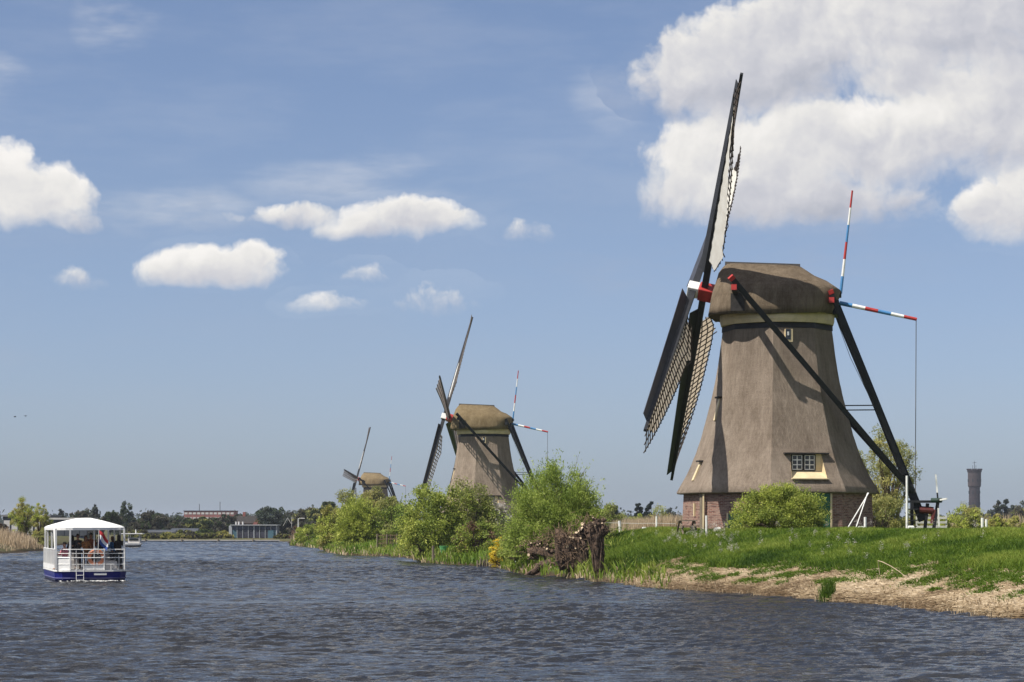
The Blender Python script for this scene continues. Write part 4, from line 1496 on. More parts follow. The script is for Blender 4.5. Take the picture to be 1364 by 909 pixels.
# pale dead reed along the edge under the bushes
x, y, dd = scatter(r, 130000, -36, 8, 95, 330, lambda x, y, dd: np.where((dd > -0.25) & (dd < 1.3) & in_view(x, y, 2), vnoise(x * .6, y * .25, 71) ** 2 * 1.1, 0))
n = len(x)
blades('dead_reed', x, y, 0.25 + 0.35 * r.random(n), 0.03 + 0.0003 * y + 0.015 * r.random(n), 0.2 + 0.6 * r.random(n), np.clip(r.normal(.55, .22, n), 0, 1), M_STRAW, r, z=np.maximum(ground_h(x, y), 0) - .02)

# mown straw lying on the lower bank, and stubble at the waterline
x, y, dd = scatter(r, 360000, 3, 24, 56, 112, lambda x, y, dd: np.where((dd > 0.0) & in_view(x, y, 7), straw_amount(x, y, dd) ** 1.2, 0))
n = len(x)
th = r.normal(0.35, 0.75, n)
ln = 0.12 + 0.36 * r.random(n)
z = ground_h(x, y) + 0.012 + 0.05 * r.random(n) ** 2
a = np.stack([np.cos(th), np.sin(th), r.normal(0.02, 0.16, n)], 1) * ln[:, None]
b_ = np.stack([-np.sin(th), np.cos(th), 0.5 + r.random(n)], 1) * (0.010 + 0.012 * r.random(n))[:, None]
p = np.stack([x, y, z], 1)
v = np.stack([p - a / 2, p - a / 2 + b_, p + a / 2 + b_, p + a / 2], 1).reshape(-1, 3)
tn = np.clip(r.normal(.5, .2, n) + 0.6 * (vnoise(x * 1.1, y * .6, 81) - .5) + 0.5 * (vnoise(x * .35, y * .2, 83) - .5) - 0.35 * (1 - sstep(dd, .1, .7)), 0, 1)
o = np_mesh('mown_straw', v, np.arange(n * 4).reshape(n, 4), M_STRAW, None, {'tint': np.repeat(tn, 4)})
tag(o, kind='stuff')
x, y, dd = scatter(r, 60000, 3, 20, 62, 112, lambda x, y, dd: np.where((dd > -0.35) & (dd < 0.9) & in_view(x, y, 2), 0.15 + 0.9 * (vnoise(x * 1.5, y * .7, 91) > .55), 0))
n = len(x)
blades('stubble', x, y, 0.10 + 0.24 * r.random(n), 0.018 + 0.012 * r.random(n), 0.1 + 0.6 * r.random(n), np.clip(r.normal(.42, .2, n), 0, 1), M_STRAW, r, z=np.maximum(ground_h(x, y), 0) - .02)
# small weeds growing through the straw
cxs, cys, cd = scatter(r, 4200, 4, 20, 62, 112, lambda x, y, dd: np.where((dd > 0.9) & (dd < 5) & in_view(x, y, 2), straw_amount(x, y, dd) * (.12 + .7 * sstep(dd, 1.6, 4.2) * vnoise(x * .6, y * .3, 95)), 0))
k = r.integers(0, len(cxs), 48000)
sp_ = 0.08 + 0.20 * r.random(len(cxs))
x, y = cxs[k] + r.normal(0, 1, len(k)) * sp_[k], cys[k] + r.normal(0, 1, len(k)) * sp_[k] * 1.4
n = len(x)
blades('weeds', x, y, 0.08 + 0.22 * r.random(n), 0.03 + 0.02 * r.random(n), 0.4 + 0.6 * r.random(n), np.clip(r.normal(.36, .16, n), 0, 1), M_GRASS, r)
# cow parsley heads in the grass
cxs, cys, cd = scatter(r, 2600, 4, 30, 66, 125, lambda x, y, dd: np.where((dd > 4) & (dd < 11) & in_view(x, y), .10 + .9 * (vnoise(x * .4, y * .2, 97) > .58) * (x < .10 * y), 0))
k = r.integers(0, len(cxs), 4200)
p = np.stack([cxs[k] + r.normal(0, .05, len(k)), cys[k] + r.normal(0, .05, len(k)), ground_h(cxs, cys)[k] + .46 + r.normal(0, .07, len(k))], 1)
a_ = r.random(len(p)) * 6.28
a_ = np.stack([np.cos(a_), np.sin(a_), r.normal(0, .2, len(p))], 1) * .022
b_ = np.stack([-a_[:, 1], a_[:, 0], r.normal(0, .006, len(p))], 1)
v, f = np.stack([p - a_, p + b_, p + a_, p - b_], 1).reshape(-1, 3), np.arange(len(p) * 4).reshape(-1, 4)
o = np_mesh('cow_parsley', v, f, leaf_mat('leaves_blossom', *GREENS['blossom']), None, {'tint': np.repeat(np.clip(r.normal(.6, .2, len(p)), 0, 1), 4)})
tag(o, kind='stuff')

# reed beds: behind the meadow, on the left bank, at the end of the bank
M_REED = leaf_mat('dry_reed', (0.26, 0.185, 0.115), (0.50, 0.385, 0.25), (0.68, 0.55, 0.38), 0.3)


def reeds(name, n, x0, x1, y0, y1, h0, h1, keep=None, wid=0.05):
    x, y = r.uniform(x0, x1, n), r.uniform(y0, y1, n)
    if keep is not None:
        m_ = keep(x, y)
        x, y = x[m_], y[m_]
    k = len(x)
    hh = (h0 + (h1 - h0) * r.random(k)) * (.75 + .5 * vnoise(x * .15, y * .1, 99))
    return blades(name, x, y, hh, wid + wid * .4 * r.random(k), .06 + .22 * r.random(k), np.clip(r.normal(.5, .2, k), 0, 1), M_REED, r)


reeds('reed_bed', 12000, 9, 20, 186, 205, 1.6, 2.4, lambda x, y: (x / y > .036) & (x / y < .083))
reeds('reed_field', 14000, 12, 62, 240, 275, 1.6, 2.5, lambda x, y: (x / y > .035) & ((x / y < .12) | (r.random(len(x)) < .25)) & (x / y < .24), .07)
reeds('reed_clump', 5200, -57, -46.5, 231, 250, .9, 1.6, lambda x, y: (shore_dist(x, y) > .4) & (((x + 52.6) / 3.4) ** 2 + ((y - 240) / 8) ** 2 < 1), .06)
reeds('bank_reed', 4500, -60, -45, 224, 262, .25, .6, lambda x, y: (shore_dist(x, y) > .2) & (shore_dist(x, y) < 5), .06)
reeds('end_reed', 1600, -36, -29, 305, 345, .6, 1.9, lambda x, y: (shore_dist(x, y) > .1) & (shore_dist(x, y) < 2.5), .08)


# ------------------------------------------------------------------ pollard willow stumps at the water edge
M_STUMP = mat('stump_bark', (0.140, 0.092, 0.062), 0.95, 0.40, 7.0, 0.10, 14.0, stretch=(1, 1, .35))
M_CUT = mat('cut_wood', (0.58, 0.45, 0.30), 0.85, 0.12, 5.0)
M_TWIG = mat('twig', (0.22, 0.145, 0.09), 0.9, 0.25, 5.0)
sr = random.Random(4)


def lumpy(q, pts, rad, seed, n=14, amp=.28, sub=4):
    P_, Rr = [], []
    for i in range(len(pts) - 1):
        for k in range(sub):
            t_ = k / sub
            P_.append(Vector(pts[i]).lerp(Vector(pts[i + 1]), t_))
            Rr.append(rad[i] * (1 - t_) + rad[i + 1] * t_)
    P_.append(Vector(pts[-1]))
    Rr.append(rad[-1])
    b0 = len(q.v)
    q.tube(P_, Rr, n)
    for j in range(b0, len(q.v)):
        i, k = divmod(j - b0, n)
        if i >= len(P_):
            continue
        c = P_[i]
        a = 6.2832 * k / n
        f = 1 + amp * (2 * float(vnoise(np.array([2.2 * math.cos(a) + seed * 7 + 5]), np.array([2.2 * math.sin(a) + i * .55 + 9]), seed)[0]) - 1) + amp * .35 * sr.gauss(0, 1)
        q.v[j] = tuple(c + (Vector(q.v[j]) - c) * f)


def knob(q, c, r_, seed, nu=9, nv=6):
    rings = []
    for j in range(1, nv):
        ph = math.pi * j / nv
        ring = []
        for k in range(nu):
            a = 6.2832 * k / nu
            f = r_ * (1 + sr.gauss(0, .13))
            ring.append((c[0] + f * math.sin(ph) * math.cos(a), c[1] + f * math.sin(ph) * math.sin(a), c[2] + f * math.cos(ph) * .85))
        rings.append(ring)
    q.loft(list(reversed(rings)))


def stump(label, base, trunks, knobs, cuts, twigs, name='pollard_stump'):
    root = empty(name, base, 0, label, 'tree stump', 'old pollard willow stumps by the water')
    for i, (pts, rad) in enumerate(trunks):
        q = MB()
        rad = [r_ * .78 for r_ in rad]
        lumpy(q, pts, rad, i + int(abs(base[0] * 10)))
        for _ in range(16):                             # stringy bark and roots hugging the trunk
            a = sr.uniform(3.3, 6.1)
            q.tube([Vector(p_) + Vector((math.cos(a + sr.gauss(0, .25)), math.sin(a), sr.gauss(0, .12))) * rr_ * sr.uniform(.95, 1.12) for p_, rr_ in zip(pts, rad)], [sr.uniform(.02, .045)] * len(pts), 5)
        q.build('trunk', M_STUMP, root, smooth=True)
    q = MB()
    for c, r_ in knobs:
        for _ in range(9):
            knob(q, (c[0] + sr.gauss(0, r_ * .62), c[1] + sr.gauss(0, r_ * .5), c[2] + sr.gauss(0, r_ * .5)), r_ * sr.uniform(.20, .46), 1, 7, 5)
    if knobs:
        tag(q.build('burr', M_STUMP, root, smooth=True), kind='stuff')
    for _ in range(cuts):
        kc, kr = sr.choice(knobs)
        d_ = Vector((sr.gauss(0, .7), -abs(sr.gauss(.6, .4)), sr.gauss(.55, .5))).normalized()
        r_ = sr.uniform(.035, .085)
        c = Vector(kc) + d_ * kr * 1.22
        d_ = Vector(d_).normalized()
        q = MB()
        q.tube([c - d_ * .3, c], [r_ * 1.12, r_], 9, cap=False)
        q.cur = 1
        a0 = len(q.v) - 9
        q.f.append(tuple(a0 + k for k in range(9)))
        q.mi.append(1)
        q.build('cut_branch', [M_STUMP, M_CUT], root)
    q = MB()
    for c, n, ln, sp in twigs:
        for _ in range(n):
            p0 = Vector(c) + Vector((sr.gauss(0, sp), sr.gauss(0, sp * .6), sr.gauss(0, sp * .5)))
            d_ = Vector((sr.gauss(0, .5), sr.gauss(0, .4), sr.uniform(-.2, 1))).normalized() * ln * sr.uniform(.4, 1)
            q.tube([p0, p0 + d_ * .5 + Vector((sr.gauss(0, .03), 0, .02)), p0 + d_ * .9 + Vector((sr.gauss(0, .06), 0, -.05))], [.016, .012, .006], 4, cap=False)
    if twigs:
        tag(q.build('twigs', M_TWIG, root), kind='stuff')
    return root


SDEP = [112.5]                                           # distance of the stump being built


def sp_(px, py, y=0.0):
    k = SDEP[0] / (FPX * 1.08)
    return ((px - 795) * k, y, (768 - py) * k)


def at(depth):
    SDEP[0] = depth
    return P(795, 768, depth)


b1_ = at(112.5)
stump('tall pollard willow stump with pale sawn branch ends, nearest the grass slope', b1_,
      [([sp_(799, 776), sp_(797, 745), sp_(795, 722), sp_(790, 703), sp_(787, 692)], [.24, .34, .42, .55, .42]),
       ([sp_(794, 712), sp_(804, 702), sp_(803, 695)], [.36, .36, .22])],
      [(sp_(782, 698), .34), (sp_(793, 693), .34), (sp_(803, 699), .30), (sp_(777, 705), .30)],
      15, [(sp_(784, 692), 60, .6, .4)])
b1_ = at(119.5)
stump('squat twiggy pollard stump between the tall stump and the low burr', b1_,
      [([sp_(776, 766), sp_(775, 742), sp_(772, 726), sp_(768, 712)], [.34, .40, .46, .40]), ([sp_(760, 764), sp_(758, 742), sp_(754, 724), sp_(746, 706)], [.40, .42, .36, .20]),
       ([sp_(748, 758), sp_(742, 738), sp_(740, 716), sp_(739, 700)], [.30, .30, .22, .14])],
      [(sp_(766, 714), .36), (sp_(756, 722), .34), (sp_(776, 716), .32), (sp_(762, 732), .34), (sp_(746, 730), .30)],
      18, [(sp_(762, 718), 150, .9, .6), (sp_(756, 745), 160, .8, .55), (sp_(742, 710), 60, 1.0, .3)])
b1_ = at(127.0)
stump('low dark root burr with sawn ends left of the twiggy stump', b1_,
      [([sp_(738, 748), sp_(722, 738), sp_(706, 733), sp_(697, 728)], [.50, .48, .42, .22])],
      [(sp_(704, 728), .34), (sp_(716, 727), .38), (sp_(727, 732), .36), (sp_(733, 741), .36), (sp_(700, 737), .28)],
      12, [(sp_(714, 722), 120, .6, .5)])
b1_ = at(125.0)
root = stump('fallen driftwood stump lying at the waterline', b1_,
             [([sp_(692, 768), sp_(706, 760), sp_(718, 751), sp_(730, 748)], [.16, .26, .30, .20]), ([sp_(700, 771), sp_(716, 765), sp_(734, 758)], [.2, .3, .28])],
             [(sp_(728, 756), .30), (sp_(716, 762), .26)], 4, [(sp_(724, 762), 50, .6, .4)], name='driftwood_stump')

# ------------------------------------------------------------------ small things on the dike
WP = 'slim white posts along the dike path'


def post(px, yt, yb, depth, w_, label, name='white_post', cat='post', group=WP, m_=None, lean=0.0):
    p0, p1 = P(px, yb, depth), P(px + lean, yt, depth)
    g = gh(p0.x, p0.y)
    root = empty(name, (p0.x, p0.y, g), 0, label, cat, group)
    q = MB()
    q.tube([(0, 0, -.3), (p1.x - p0.x, 0, p1.z - g)], w_ / 2, 10)
    q.build('shaft', m_ or M_WHITE, root)
    return root


post(827.5, 694, 715, 138, .17, 'white post at the left end of the dike meadow, right of the pollard stumps', lean=-2.5)
post(874.5, 688, 703, 158, .13, 'white post standing in front of the reed bed')
post(941, 687, 705, 114.5, .11, 'white post in front of the brick base of the big windmill')
post(1152.5, 689, 703, 114, .14, 'short white post at the right end of the brick base')
post(1208, 634, 700, 118.5, .12, 'tallest white post beside the foot of the windmill tail')
post(1308.5, 690, 703.5, 121, .15, 'left one of a pair of white posts below the water tower')
post(1313.8, 692, 703.5, 121, .13, 'right one of a pair of white posts below the water tower')
for px, py, dp, lab in ((858, 703.5, 146, 'white painted stone left of the post in front of the reed bed'), (879, 706, 138, 'white painted stone right of the post in front of the reed bed'), (956, 704, 115, 'white painted stone beside the low green shutter'),
                        (1147, 703, 114, 'white painted stone beside the short white post'), (1213.5, 702, 117, 'white painted stone under the winch steps')):
    p = P(px, py, dp)
    g = gh(p.x, p.y)
    root = empty('kerb_stone', (p.x, p.y, g), .1, lab, 'stone', 'white painted kerb stones')
    q = MB()
    hz = max(.3, p.z + .06 - g)
    q.loft([[(-.17, -.1, -.1), (.17, -.1, -.1), (.17, .1, -.1), (-.17, .1, -.1)], [(-.16, -.09, hz * .8), (.16, -.09, hz * .8), (.16, .09, hz * .8), (-.16, .09, hz * .8)], [(-.12, -.06, hz), (.13, -.06, hz * .97), (.12, .06, hz), (-.12, .06, hz)]])
    q.build('block', M_WHITE, root, bevel=.01)
root = empty('fence_tape', (7, 150, 2.4), 0, 'thin white fence tape strung across the reed bed', 'fence')
q = MB()
pts = [P(a, b, 152) - Vector((7, 150, 2.4)) for a, b in ((800, 696.5), (826, 697), (850, 697.6), (874, 697.2), (900, 698))]
q.tube(pts, .011, 5)
q.build('tape', M_WHITE, root)
for lab, xb in (('longer leaning white pole against the brick base', 1125.5), ('steeper leaning white pole against the brick base', 1138)):
    p0, p1 = P(xb, 703.5, 117.2), P(1157 - (xb - 1125.5) * .1, 657, 118.9)
    root = empty('leaning_pole', p0, 0, lab, 'pole', 'white poles leaning on the mill')
    q = MB()
    q.tube([(0, 0, -.25), p1 - p0], .03, 8)
    q.build('shaft', M_WHITE, root)
# picnic table
p = P(915, 703, 120.5)
root = empty('picnic_table', (p.x, p.y, gh(p.x, p.y)), .15, 'dark wooden picnic table left of the big windmill', 'table')
for i in range(4):
    q = MB()
    q.box((0, -.27 + .18 * i, .74), (1.0, .16, .05))
    q.build('table_board', M_WOODG, root)
for s_ in (-1, 1):
    q = MB()
    q.box((0, s_ * .62, .45), (1.0, .24, .05))
    q.build('bench', M_WOODG, root)
    q = MB()
    q.beam((s_ * .38, -.75, 0), (s_ * .38, -.15, .71), .09, .05)
    q.beam((s_ * .38, .75, 0), (s_ * .38, .15, .71), .09, .05)
    q.box((s_ * .33, 0, .39), (.05, 1.35, .09))
    q.build('leg_frame', M_WOODG, root)
# white gate
p = P(1241, 702, 152)
root = empty('white_gate', (p.x, p.y, gh(p.x, p.y)), 0, 'low white board gate behind the winch wheel', 'gate')
zt = p.z + .68 - gh(p.x, p.y)
for i in range(3):
    q = MB()
    q.box((0, 0, zt - .08 - .30 * i), (2.05, .04, .15))
    q.build('board', mat('gate_white', (0.55, 0.53, 0.49), .7, .08, 3.0), root)
for x_ in (-1.0, -.35, .35, 1.0):
    q = MB()
    q.box((x_, .045, zt / 2 - .2), (.11, .05, zt + .5))
    q.build('gate_post', MATS['gate_white'], root)
# bent dead reed stem and sedge tufts
root = empty('reed_stem', P(1171, 762, 80.5), 0, 'single bent pale reed stem arching over the straw', 'reed stem')
q = MB()
o0 = P(1171, 762, 80.5)
q.tube([P(a, b, c) - o0 for a, b, c in ((1172, 766, 80.5), (1170.5, 756, 80.5), (1169.5, 747, 80.4), (1176, 749, 80.2), (1186, 754, 80), (1197, 761, 79.8), (1207, 769, 79.6))], [.011, .011, .012, .014, .014, .012, .008], 6)
q.build('stem', M_CUT, root)
for px, py, yt, wpx, n, lab, dk in ((1103, 801, 772, 9, 420, 'dark green sedge tuft standing at the straw edge', .25), (868, 781, 764, 6, 200, 'small sedge tuft at the left end of the straw', .3), (817, 774, 752, 12, 420, 'broad sedge tuft right of the tall pollard stump', .45)):
    dpt = EYE * FPX / (py - HY)
    x0 = (px - CX) * dpt / FPX
    n_ = n
    r2 = np.random.default_rng(px)
    x, y = x0 + r2.normal(0, wpx * dpt / FPX * .45, n_), dpt + .15 + r2.normal(0, .16, n_)
    hh = (py - yt) * dpt / FPX * (.55 + .5 * r2.random(n_))
    o = blades('sedge_tuft', x, y, hh, .022 + .015 * r2.random(n_), .12 + .35 * r2.random(n_), np.clip(r2.normal(dk, .15, n_), 0, 1), M_GRASS, r2, z=np.maximum(ground_h(x, y), -.05) - .02)
    del o['kind']
    tag(o, lab, 'plant', 'sedge tufts at the water edge')
# wicker fence, mooring post, tub, piling
p = P(522, 736, 206.5)
g = gh(p.x, p.y)
root = empty('wicker_fence', (p.x, p.y, g), 0, 'brown wicker fence between the bushes at the water', 'fence')
q = MB()
for i in range(46):
    x_ = -1.35 + 2.7 * i / 45
    q.tube([(x_ + sr.gauss(0, .02), sr.gauss(0, .03), -.1), (x_ + sr.gauss(0, .05), sr.gauss(0, .04), 1.0 + sr.gauss(0, .08))], .02, 4)
tag(q.build('withies', M_TWIG, root), kind='stuff')
for z_ in (.25, .62, .98):
    q = MB()
    q.tube([(-1.4, -.05, z_), (0, -.06, z_ + .03), (1.4, -.05, z_)], .03, 6)
    q.build('rail', M_TWIG, root)
for x_ in (-1.35, -.45, .45, 1.35):
    q = MB()
    q.tube([(x_, -.1, -.3), (x_, -.1, 1.15)], .05, 7)
    q.build('fence_post', M_WOODG, root)
post(577, 727, 747, 166, .20, 'weathered wooden mooring post on the grassy edge', 'mooring_post', 'post', None, M_WOODG)
p = P(591, 741, 168)
root = empty('green_tub', (p.x, p.y, gh(p.x, p.y)), 0, 'small green tub beside the mooring post', 'tub')
q = MB()
q.lathe([(0, .22), (.45, .30), (.48, .33), (.52, .33)], 14)
q.build('body', mat('green_plastic', (.10, .34, .12), .5, .08, 3), root)
for i, px in enumerate((637, 640.5, 644, 646.5, 649.5, 652.5)):
    p = P(px, 755, 150)
    root = empty('piling_post', (p.x, 149.2 + .2 * i, -.5), 0, 'short weathered piling stake in the row below the yellow flowering shrub', 'stake', 'piling stakes at the water edge')
    q = MB()
    q.tube([(0, 0, 0), (sr.gauss(0, .03), 0, .95 + .12 * sr.random())], [.075, .065], 8)
    q.build('stake', M_WOODG, root)
p = P(667, 744, 148)
root = empty('edge_board', (p.x, 148.6, 0), .08, 'wooden board holding the bank under the yellow flowering shrub', 'board')
q = MB()
q.box((0, 0, .28), (1.5, .06, .7))
q.build('plank', M_WOODG, root)

# ------------------------------------------------------------------ water tower
dT = 1500.0
p = P(1298, 700, dT)
gT = gh(p.x, p.y)
root = empty('water_tower', (p.x, p.y, gT), 0, 'tall round dark brick water tower on the horizon', 'tower')
M_TWR = mat('tower_brick', (0.030, 0.021, 0.025), .9, .12, .8)
M_TWR2 = mat('tower_brick_light', (0.055, 0.040, 0.041), .9, .12, .8)
zz = lambda py: EYE + (HY - py) * dT / FPX - gT
hp = dT / FPX
q = MB()
q.lathe([(-1, 8.0 * hp), (zz(664), 7.3 * hp), (zz(650), 7.2 * hp)], 24)
q.build('shaft', M_TWR, root)
q = MB()
q.lathe([(zz(650), 7.3 * hp), (zz(647.5), 8.6 * hp), (zz(629.5), 8.7 * hp)], 24)
q.build('tank_drum', M_TWR2, root)
q = MB()
q.lathe([(zz(629.5), 9.0 * hp), (zz(628.5), 9.6 * hp), (zz(626), 9.6 * hp)], 24)
q.build('parapet', M_TWR, root)
for k in range(16):
    a = 6.2832 * k / 16
    q = MB()
    q.box((9.3 * hp * math.cos(a), 9.3 * hp * math.sin(a), zz(625.6)), (1.0, 1.1, .9), a)
    q.build('merlon', M_TWR, root)
q = MB()
q.lathe([(zz(663), 7.5 * hp), (zz(662), 7.5 * hp)], 24)
q.build('string_course', M_TWR2, root)
for k in range(8):
    a = 6.2832 * k / 8 + .3
    for y_ in (640, 656, 671):
        rr = (8.72 if y_ == 640 else 7.55) * hp
        q = MB()
        q.box((rr * math.cos(a), rr * math.sin(a), zz(y_)), (.35, .7, 2.0), a)
        q.build('window', M_GLASS, root)
q = MB()
q.tube([(0, 0, zz(626)), (0, 0, zz(614))], [.22, .10], 6)
q.tube([(-1.4, 0, zz(617)), (1.4, 0, zz(616))], .12, 5)
for s_ in (-1.2, 1.0):
    q.tube([(s_, 0, zz(626)), (s_, 0, zz(620))], .12, 5)
q.build('antenna_mast', M_BLACKW, root)

# ------------------------------------------------------------------ far buildings on the left
def block(name, label, cat, px0, px1, yt, depth, dp_, m_wall, rows, cols_, wfrac=(.6, .55), m_win=None, roof=None, base=None, rz=0.0):
    x0, x1 = (px0 - CX) * depth / FPX, (px1 - CX) * depth / FPX
    xc = (x0 + x1) / 2
    g = gh(xc, depth) if base is None else base
    H = EYE + (HY - yt) * depth / FPX - g
    W = x1 - x0
    root = empty(name, (xc, depth + dp_ / 2, g), rz, label, cat)
    q = MB()
    q.box((0, 0, H / 2 - .2), (W, dp_, H + .4))
    q.build('wall', m_wall, root)
    q = MB()
    q.box((0, 0, H + .1), (W + .5, dp_ + .5, .3))
    q.build('roof', roof or M_RIDGE, root)
    fh, fw = H / rows if rows else 0, W / cols_ if cols_ else 0
    me = None
    for i in range(rows):
        for j in range(cols_):
            if me is None:
                q = MB()
                q.box((0, 0, 0), (fw * wfrac[0], .12, fh * wfrac[1]))
                o_ = q.build('window', m_win or M_GLASS, root)
                me = o_.data
            else:
                o_ = link('window', me, root)
            o_.location = (-W / 2 + fw * (j + .5), -dp_ / 2 - .03, fh * (i + .52))
    return root, W, H


M_REDB = mat('red_brick_far', (0.26, 0.10, 0.085), .9, .1, .3)
M_GREYW = mat('grey_wall', (0.20, 0.20, 0.21), .8, .08, .5)
M_DGREY = mat('dark_grey_cladding', (0.055, 0.062, 0.075), .6, .1, .5)
M_PALE = mat('pale_panel', (0.52, 0.50, 0.48), .7, .06, .6)
M_TURQ = mat('turquoise_panel', (0.075, 0.15, 0.19), .45, .08, .8)
M_STEEL = mat('light_steel', (0.40, 0.42, 0.44), .4, .06, 1.0)
M_GLASSB = mat('blue_glass', (0.030, 0.045, 0.085), .1, .1, .4, spec=.6)
b_, W, H = block('brick_flats', 'red brick block of flats on the far horizon', 'building', 245, 312, 681, 1050, 14, M_REDB, 4, 12, (.72, .42), M_PALE)
for x_, h_ in ((-5.5, 3.4), (4.2, 4.4)):
    q = MB()
    q.tube([(x_, 0, H), (x_, 0, H + h_)], .14, 6)
    q.build('aerial', M_RIDGE, b_)
b_, W, H = block('office_tower', 'small bright blue office block behind the trees', 'building', 347, 364, 678, 1000, 8, mat('blue_cladding', (.07, .15, .36), .5, .08, .5), 5, 4, (.5, .8), M_GLASSB)
b_, W, H = block('flat_roof_house', 'dark flat-roofed glass house behind the left bank trees', 'house', 4, 66, 688, 372, 8, M_DGREY, 1, 6, (.75, .6), M_PALE, roof=M_GREYW)
b_, W, H = block('glass_pavilion', 'dark glass pavilion with pale flat roof behind the tour boat', 'building', 66, 116, 692, 360, 8, M_GLASSB, 1, 5, (.9, .85), M_DGREY, roof=M_PALE)
for lab, a, b, yt, dp_ in (('long grey shed left of the brick flats', 186, 232, 706, 455), ('grey shed below the brick flats', 228, 262, 704, 470), ('low dark wall right of the glass pumping hall', 370, 394, 711, 430)):
    x0, x1 = (a - CX) * dp_ / FPX, (b - CX) * dp_ / FPX
    g = gh((x0 + x1) / 2, dp_)
    H = EYE + (HY - yt) * dp_ / FPX - g
    root = empty('storage_shed', ((x0 + x1) / 2, dp_ + 2, g), 0, lab, 'shed', None)
    W = x1 - x0
    q = MB()
    q.box((0, 0, H * .32), (W, 4, H * .66 + .3))
    q.build('wall', M_GREYW, root)
    q = MB()
    q.loft([[(-W / 2 - .2, -2.2, H * .62), (-W / 2 - .2, 2.2, H * .62), (-W / 2 - .2, 0, H)], [(W / 2 + .2, -2.2, H * .62), (W / 2 + .2, 2.2, H * .62), (W / 2 + .2, 0, H)]])
    q.build('roof', M_DGREY, root)
# gabled house
dH = 600.0
x0, x1 = (316 - CX) * dH / FPX, (350 - CX) * dH / FPX
g = gh((x0 + x1) / 2, dH)
H = EYE + (HY - 687) * dH / FPX - g
root = empty('gabled_house', ((x0 + x1) / 2, dH + 3, g), 0, 'brown brick house with dark roof behind the glass pumping hall', 'house')
W = x1 - x0
q = MB()
q.box((0, 0, H * .3), (W, 6, H * .6 + .4))
q.build('wall', mat('brown_brick', (.16, .09, .075), .9, .1, .5), root)
q = MB()
q.loft([[(-W / 2 - .3, -3.4, H * .58), (-W / 2 - .3, 3.4, H * .58), (-W / 2 - .3, 0, H)], [(W / 2 + .3, -3.4, H * .58), (W / 2 + .3, 3.4, H * .58), (W / 2 + .3, 0, H)]])
rf = q.build('roof', M_RIDGE, root)
q = MB()
q.loft([[(W * .1, -3.5, H * .5), (W * .5, -3.5, H * .5), (W * .3, -3.5, H * .88)], [(W * .1, 0, H * .5), (W * .5, 0, H * .5), (W * .3, 0, H * .88)]])
q.build('dormer_gable', M_REDB, rf)
q = MB()
q.box((-W * .28, 0, H + .35), (.7, .7, 1.2))
q.build('chimney', M_REDB, rf)
for j in range(3):
    q = MB()
    q.box((-W * .3 + j * W * .28, -3.04, H * .3), (.9, .12, 1.1))
    q.build('window', M_PALE, root)
# glass pumping hall
dG = 398.0
x0, x1 = (308 - CX) * dG / FPX, (368 - CX) * dG / FPX
xc, W = (x0 + x1) / 2, (368 - 308) * dG / FPX
g = gh(xc, dG)
H = EYE + (HY - 700) * dG / FPX - g
root = empty('pumping_hall', (xc, dG + 3, g), 0, 'low blue glass pumping hall with steel frame on the far quay', 'building')
q = MB()
q.box((0, .2, H / 2 - .3), (W - .1, 5.4, H + .4))
q.build('wall', M_DGREY, root)
for j in range(8):
    for i in range(2):
        q = MB()
        q.box((-W / 2 + W / 8 * (j + .5), -2.56, H * (.34 if i == 0 else .82)), (W / 8 - .14, .08, H * (.60 if i == 0 else .30)))
        q.build('glass_panel', M_TURQ if (j in (0, 7) and i == 0) else M_GLASSB if i else mat('smoked_glass', (.055, .055, .075), .15, .12, .5, spec=.6), root)
for j in range(9):
    q = MB()
    q.box((-W / 2 + W / 8 * j, -2.60, H / 2 - .2), (.09 if j not in (0, 4, 8) else .16, .2, H + .4))
    q.build('mullion', M_STEEL, root)
q = MB()
q.box((0, 0, H + .05), (W + .4, 6, .14))
q.build('roof', M_STEEL, root)
q = MB()
q.box((W / 2 - 1.0, -2.75, .65), (1.0, .1, 1.5))
q.build('door', M_TURQ, root)
q = MB()
q.box((-W / 2 - .35, -1.0, H * .45), (.55, .6, H * 1.05))
q.build('pier', M_STEEL, root)
for x_ in (-W / 2 + .5, -W / 2 + 1.0, -W / 2 + 1.7):
    q = MB()
    q.tube([(x_, 0, H), (x_, 0, H + .65)], .16, 8)
    q.build('vent_pipe', M_PALE, root)
# quay, white hoist frame, lamp post
x0, x1 = (186 - CX) * 384 / FPX, (372 - CX) * 384 / FPX
root = empty('quay', ((x0 + x1) / 2, 384.6, 0), 0, 'low pale quay edge along the far water', 'quay')
q = MB()
q.box((0, 0, .24), (x1 - x0, .5, .14))
q.build('coping', M_PALE, root)
q = MB()
q.box((0, .15, -.2), (x1 - x0 - .2, .4, .76))
q.build('sheet_wall', M_DGREY, root)
for a in (-.46, -.2, .06, .31):
    q = MB()
    q.tube([((x1 - x0) * a, -.35, -.6), ((x1 - x0) * a, -.35, .62)], .1, 7)
    q.build('mooring_pile', M_WOODG, root)
p = P(383, 701, 430)
root = empty('hoist_frame', (p.x, p.y, 0), 0, 'white steel hoist frame left of the lamp post', 'frame')
for nm, a, b in (('strut', (377, 701), (383, 690)), ('strut', (388, 698), (383, 690)), ('upright', (388.5, 703), (388.5, 689)), ('arm', (388, 690), (392, 690.5))):
    q = MB()
    q.beam(P(*a, 430) - Vector((p.x, p.y, 0)), P(*b, 430) - Vector((p.x, p.y, 0)), .07)
    q.build(nm, M_PALE, root)
p = P(397.3, 712, 330)
g = gh(p.x, p.y)
root = empty('lamp_post', (p.x, p.y, g), 0, 'pale lamp post with single arm at the end of the bank', 'lamp post')
zt = P(397, 691, 330).z - g
q = MB()
q.tube([(0, 0, -.2), (0, 0, zt)], [.09, .06], 8)
q.build('pole', M_WHITE, root)
q = MB()
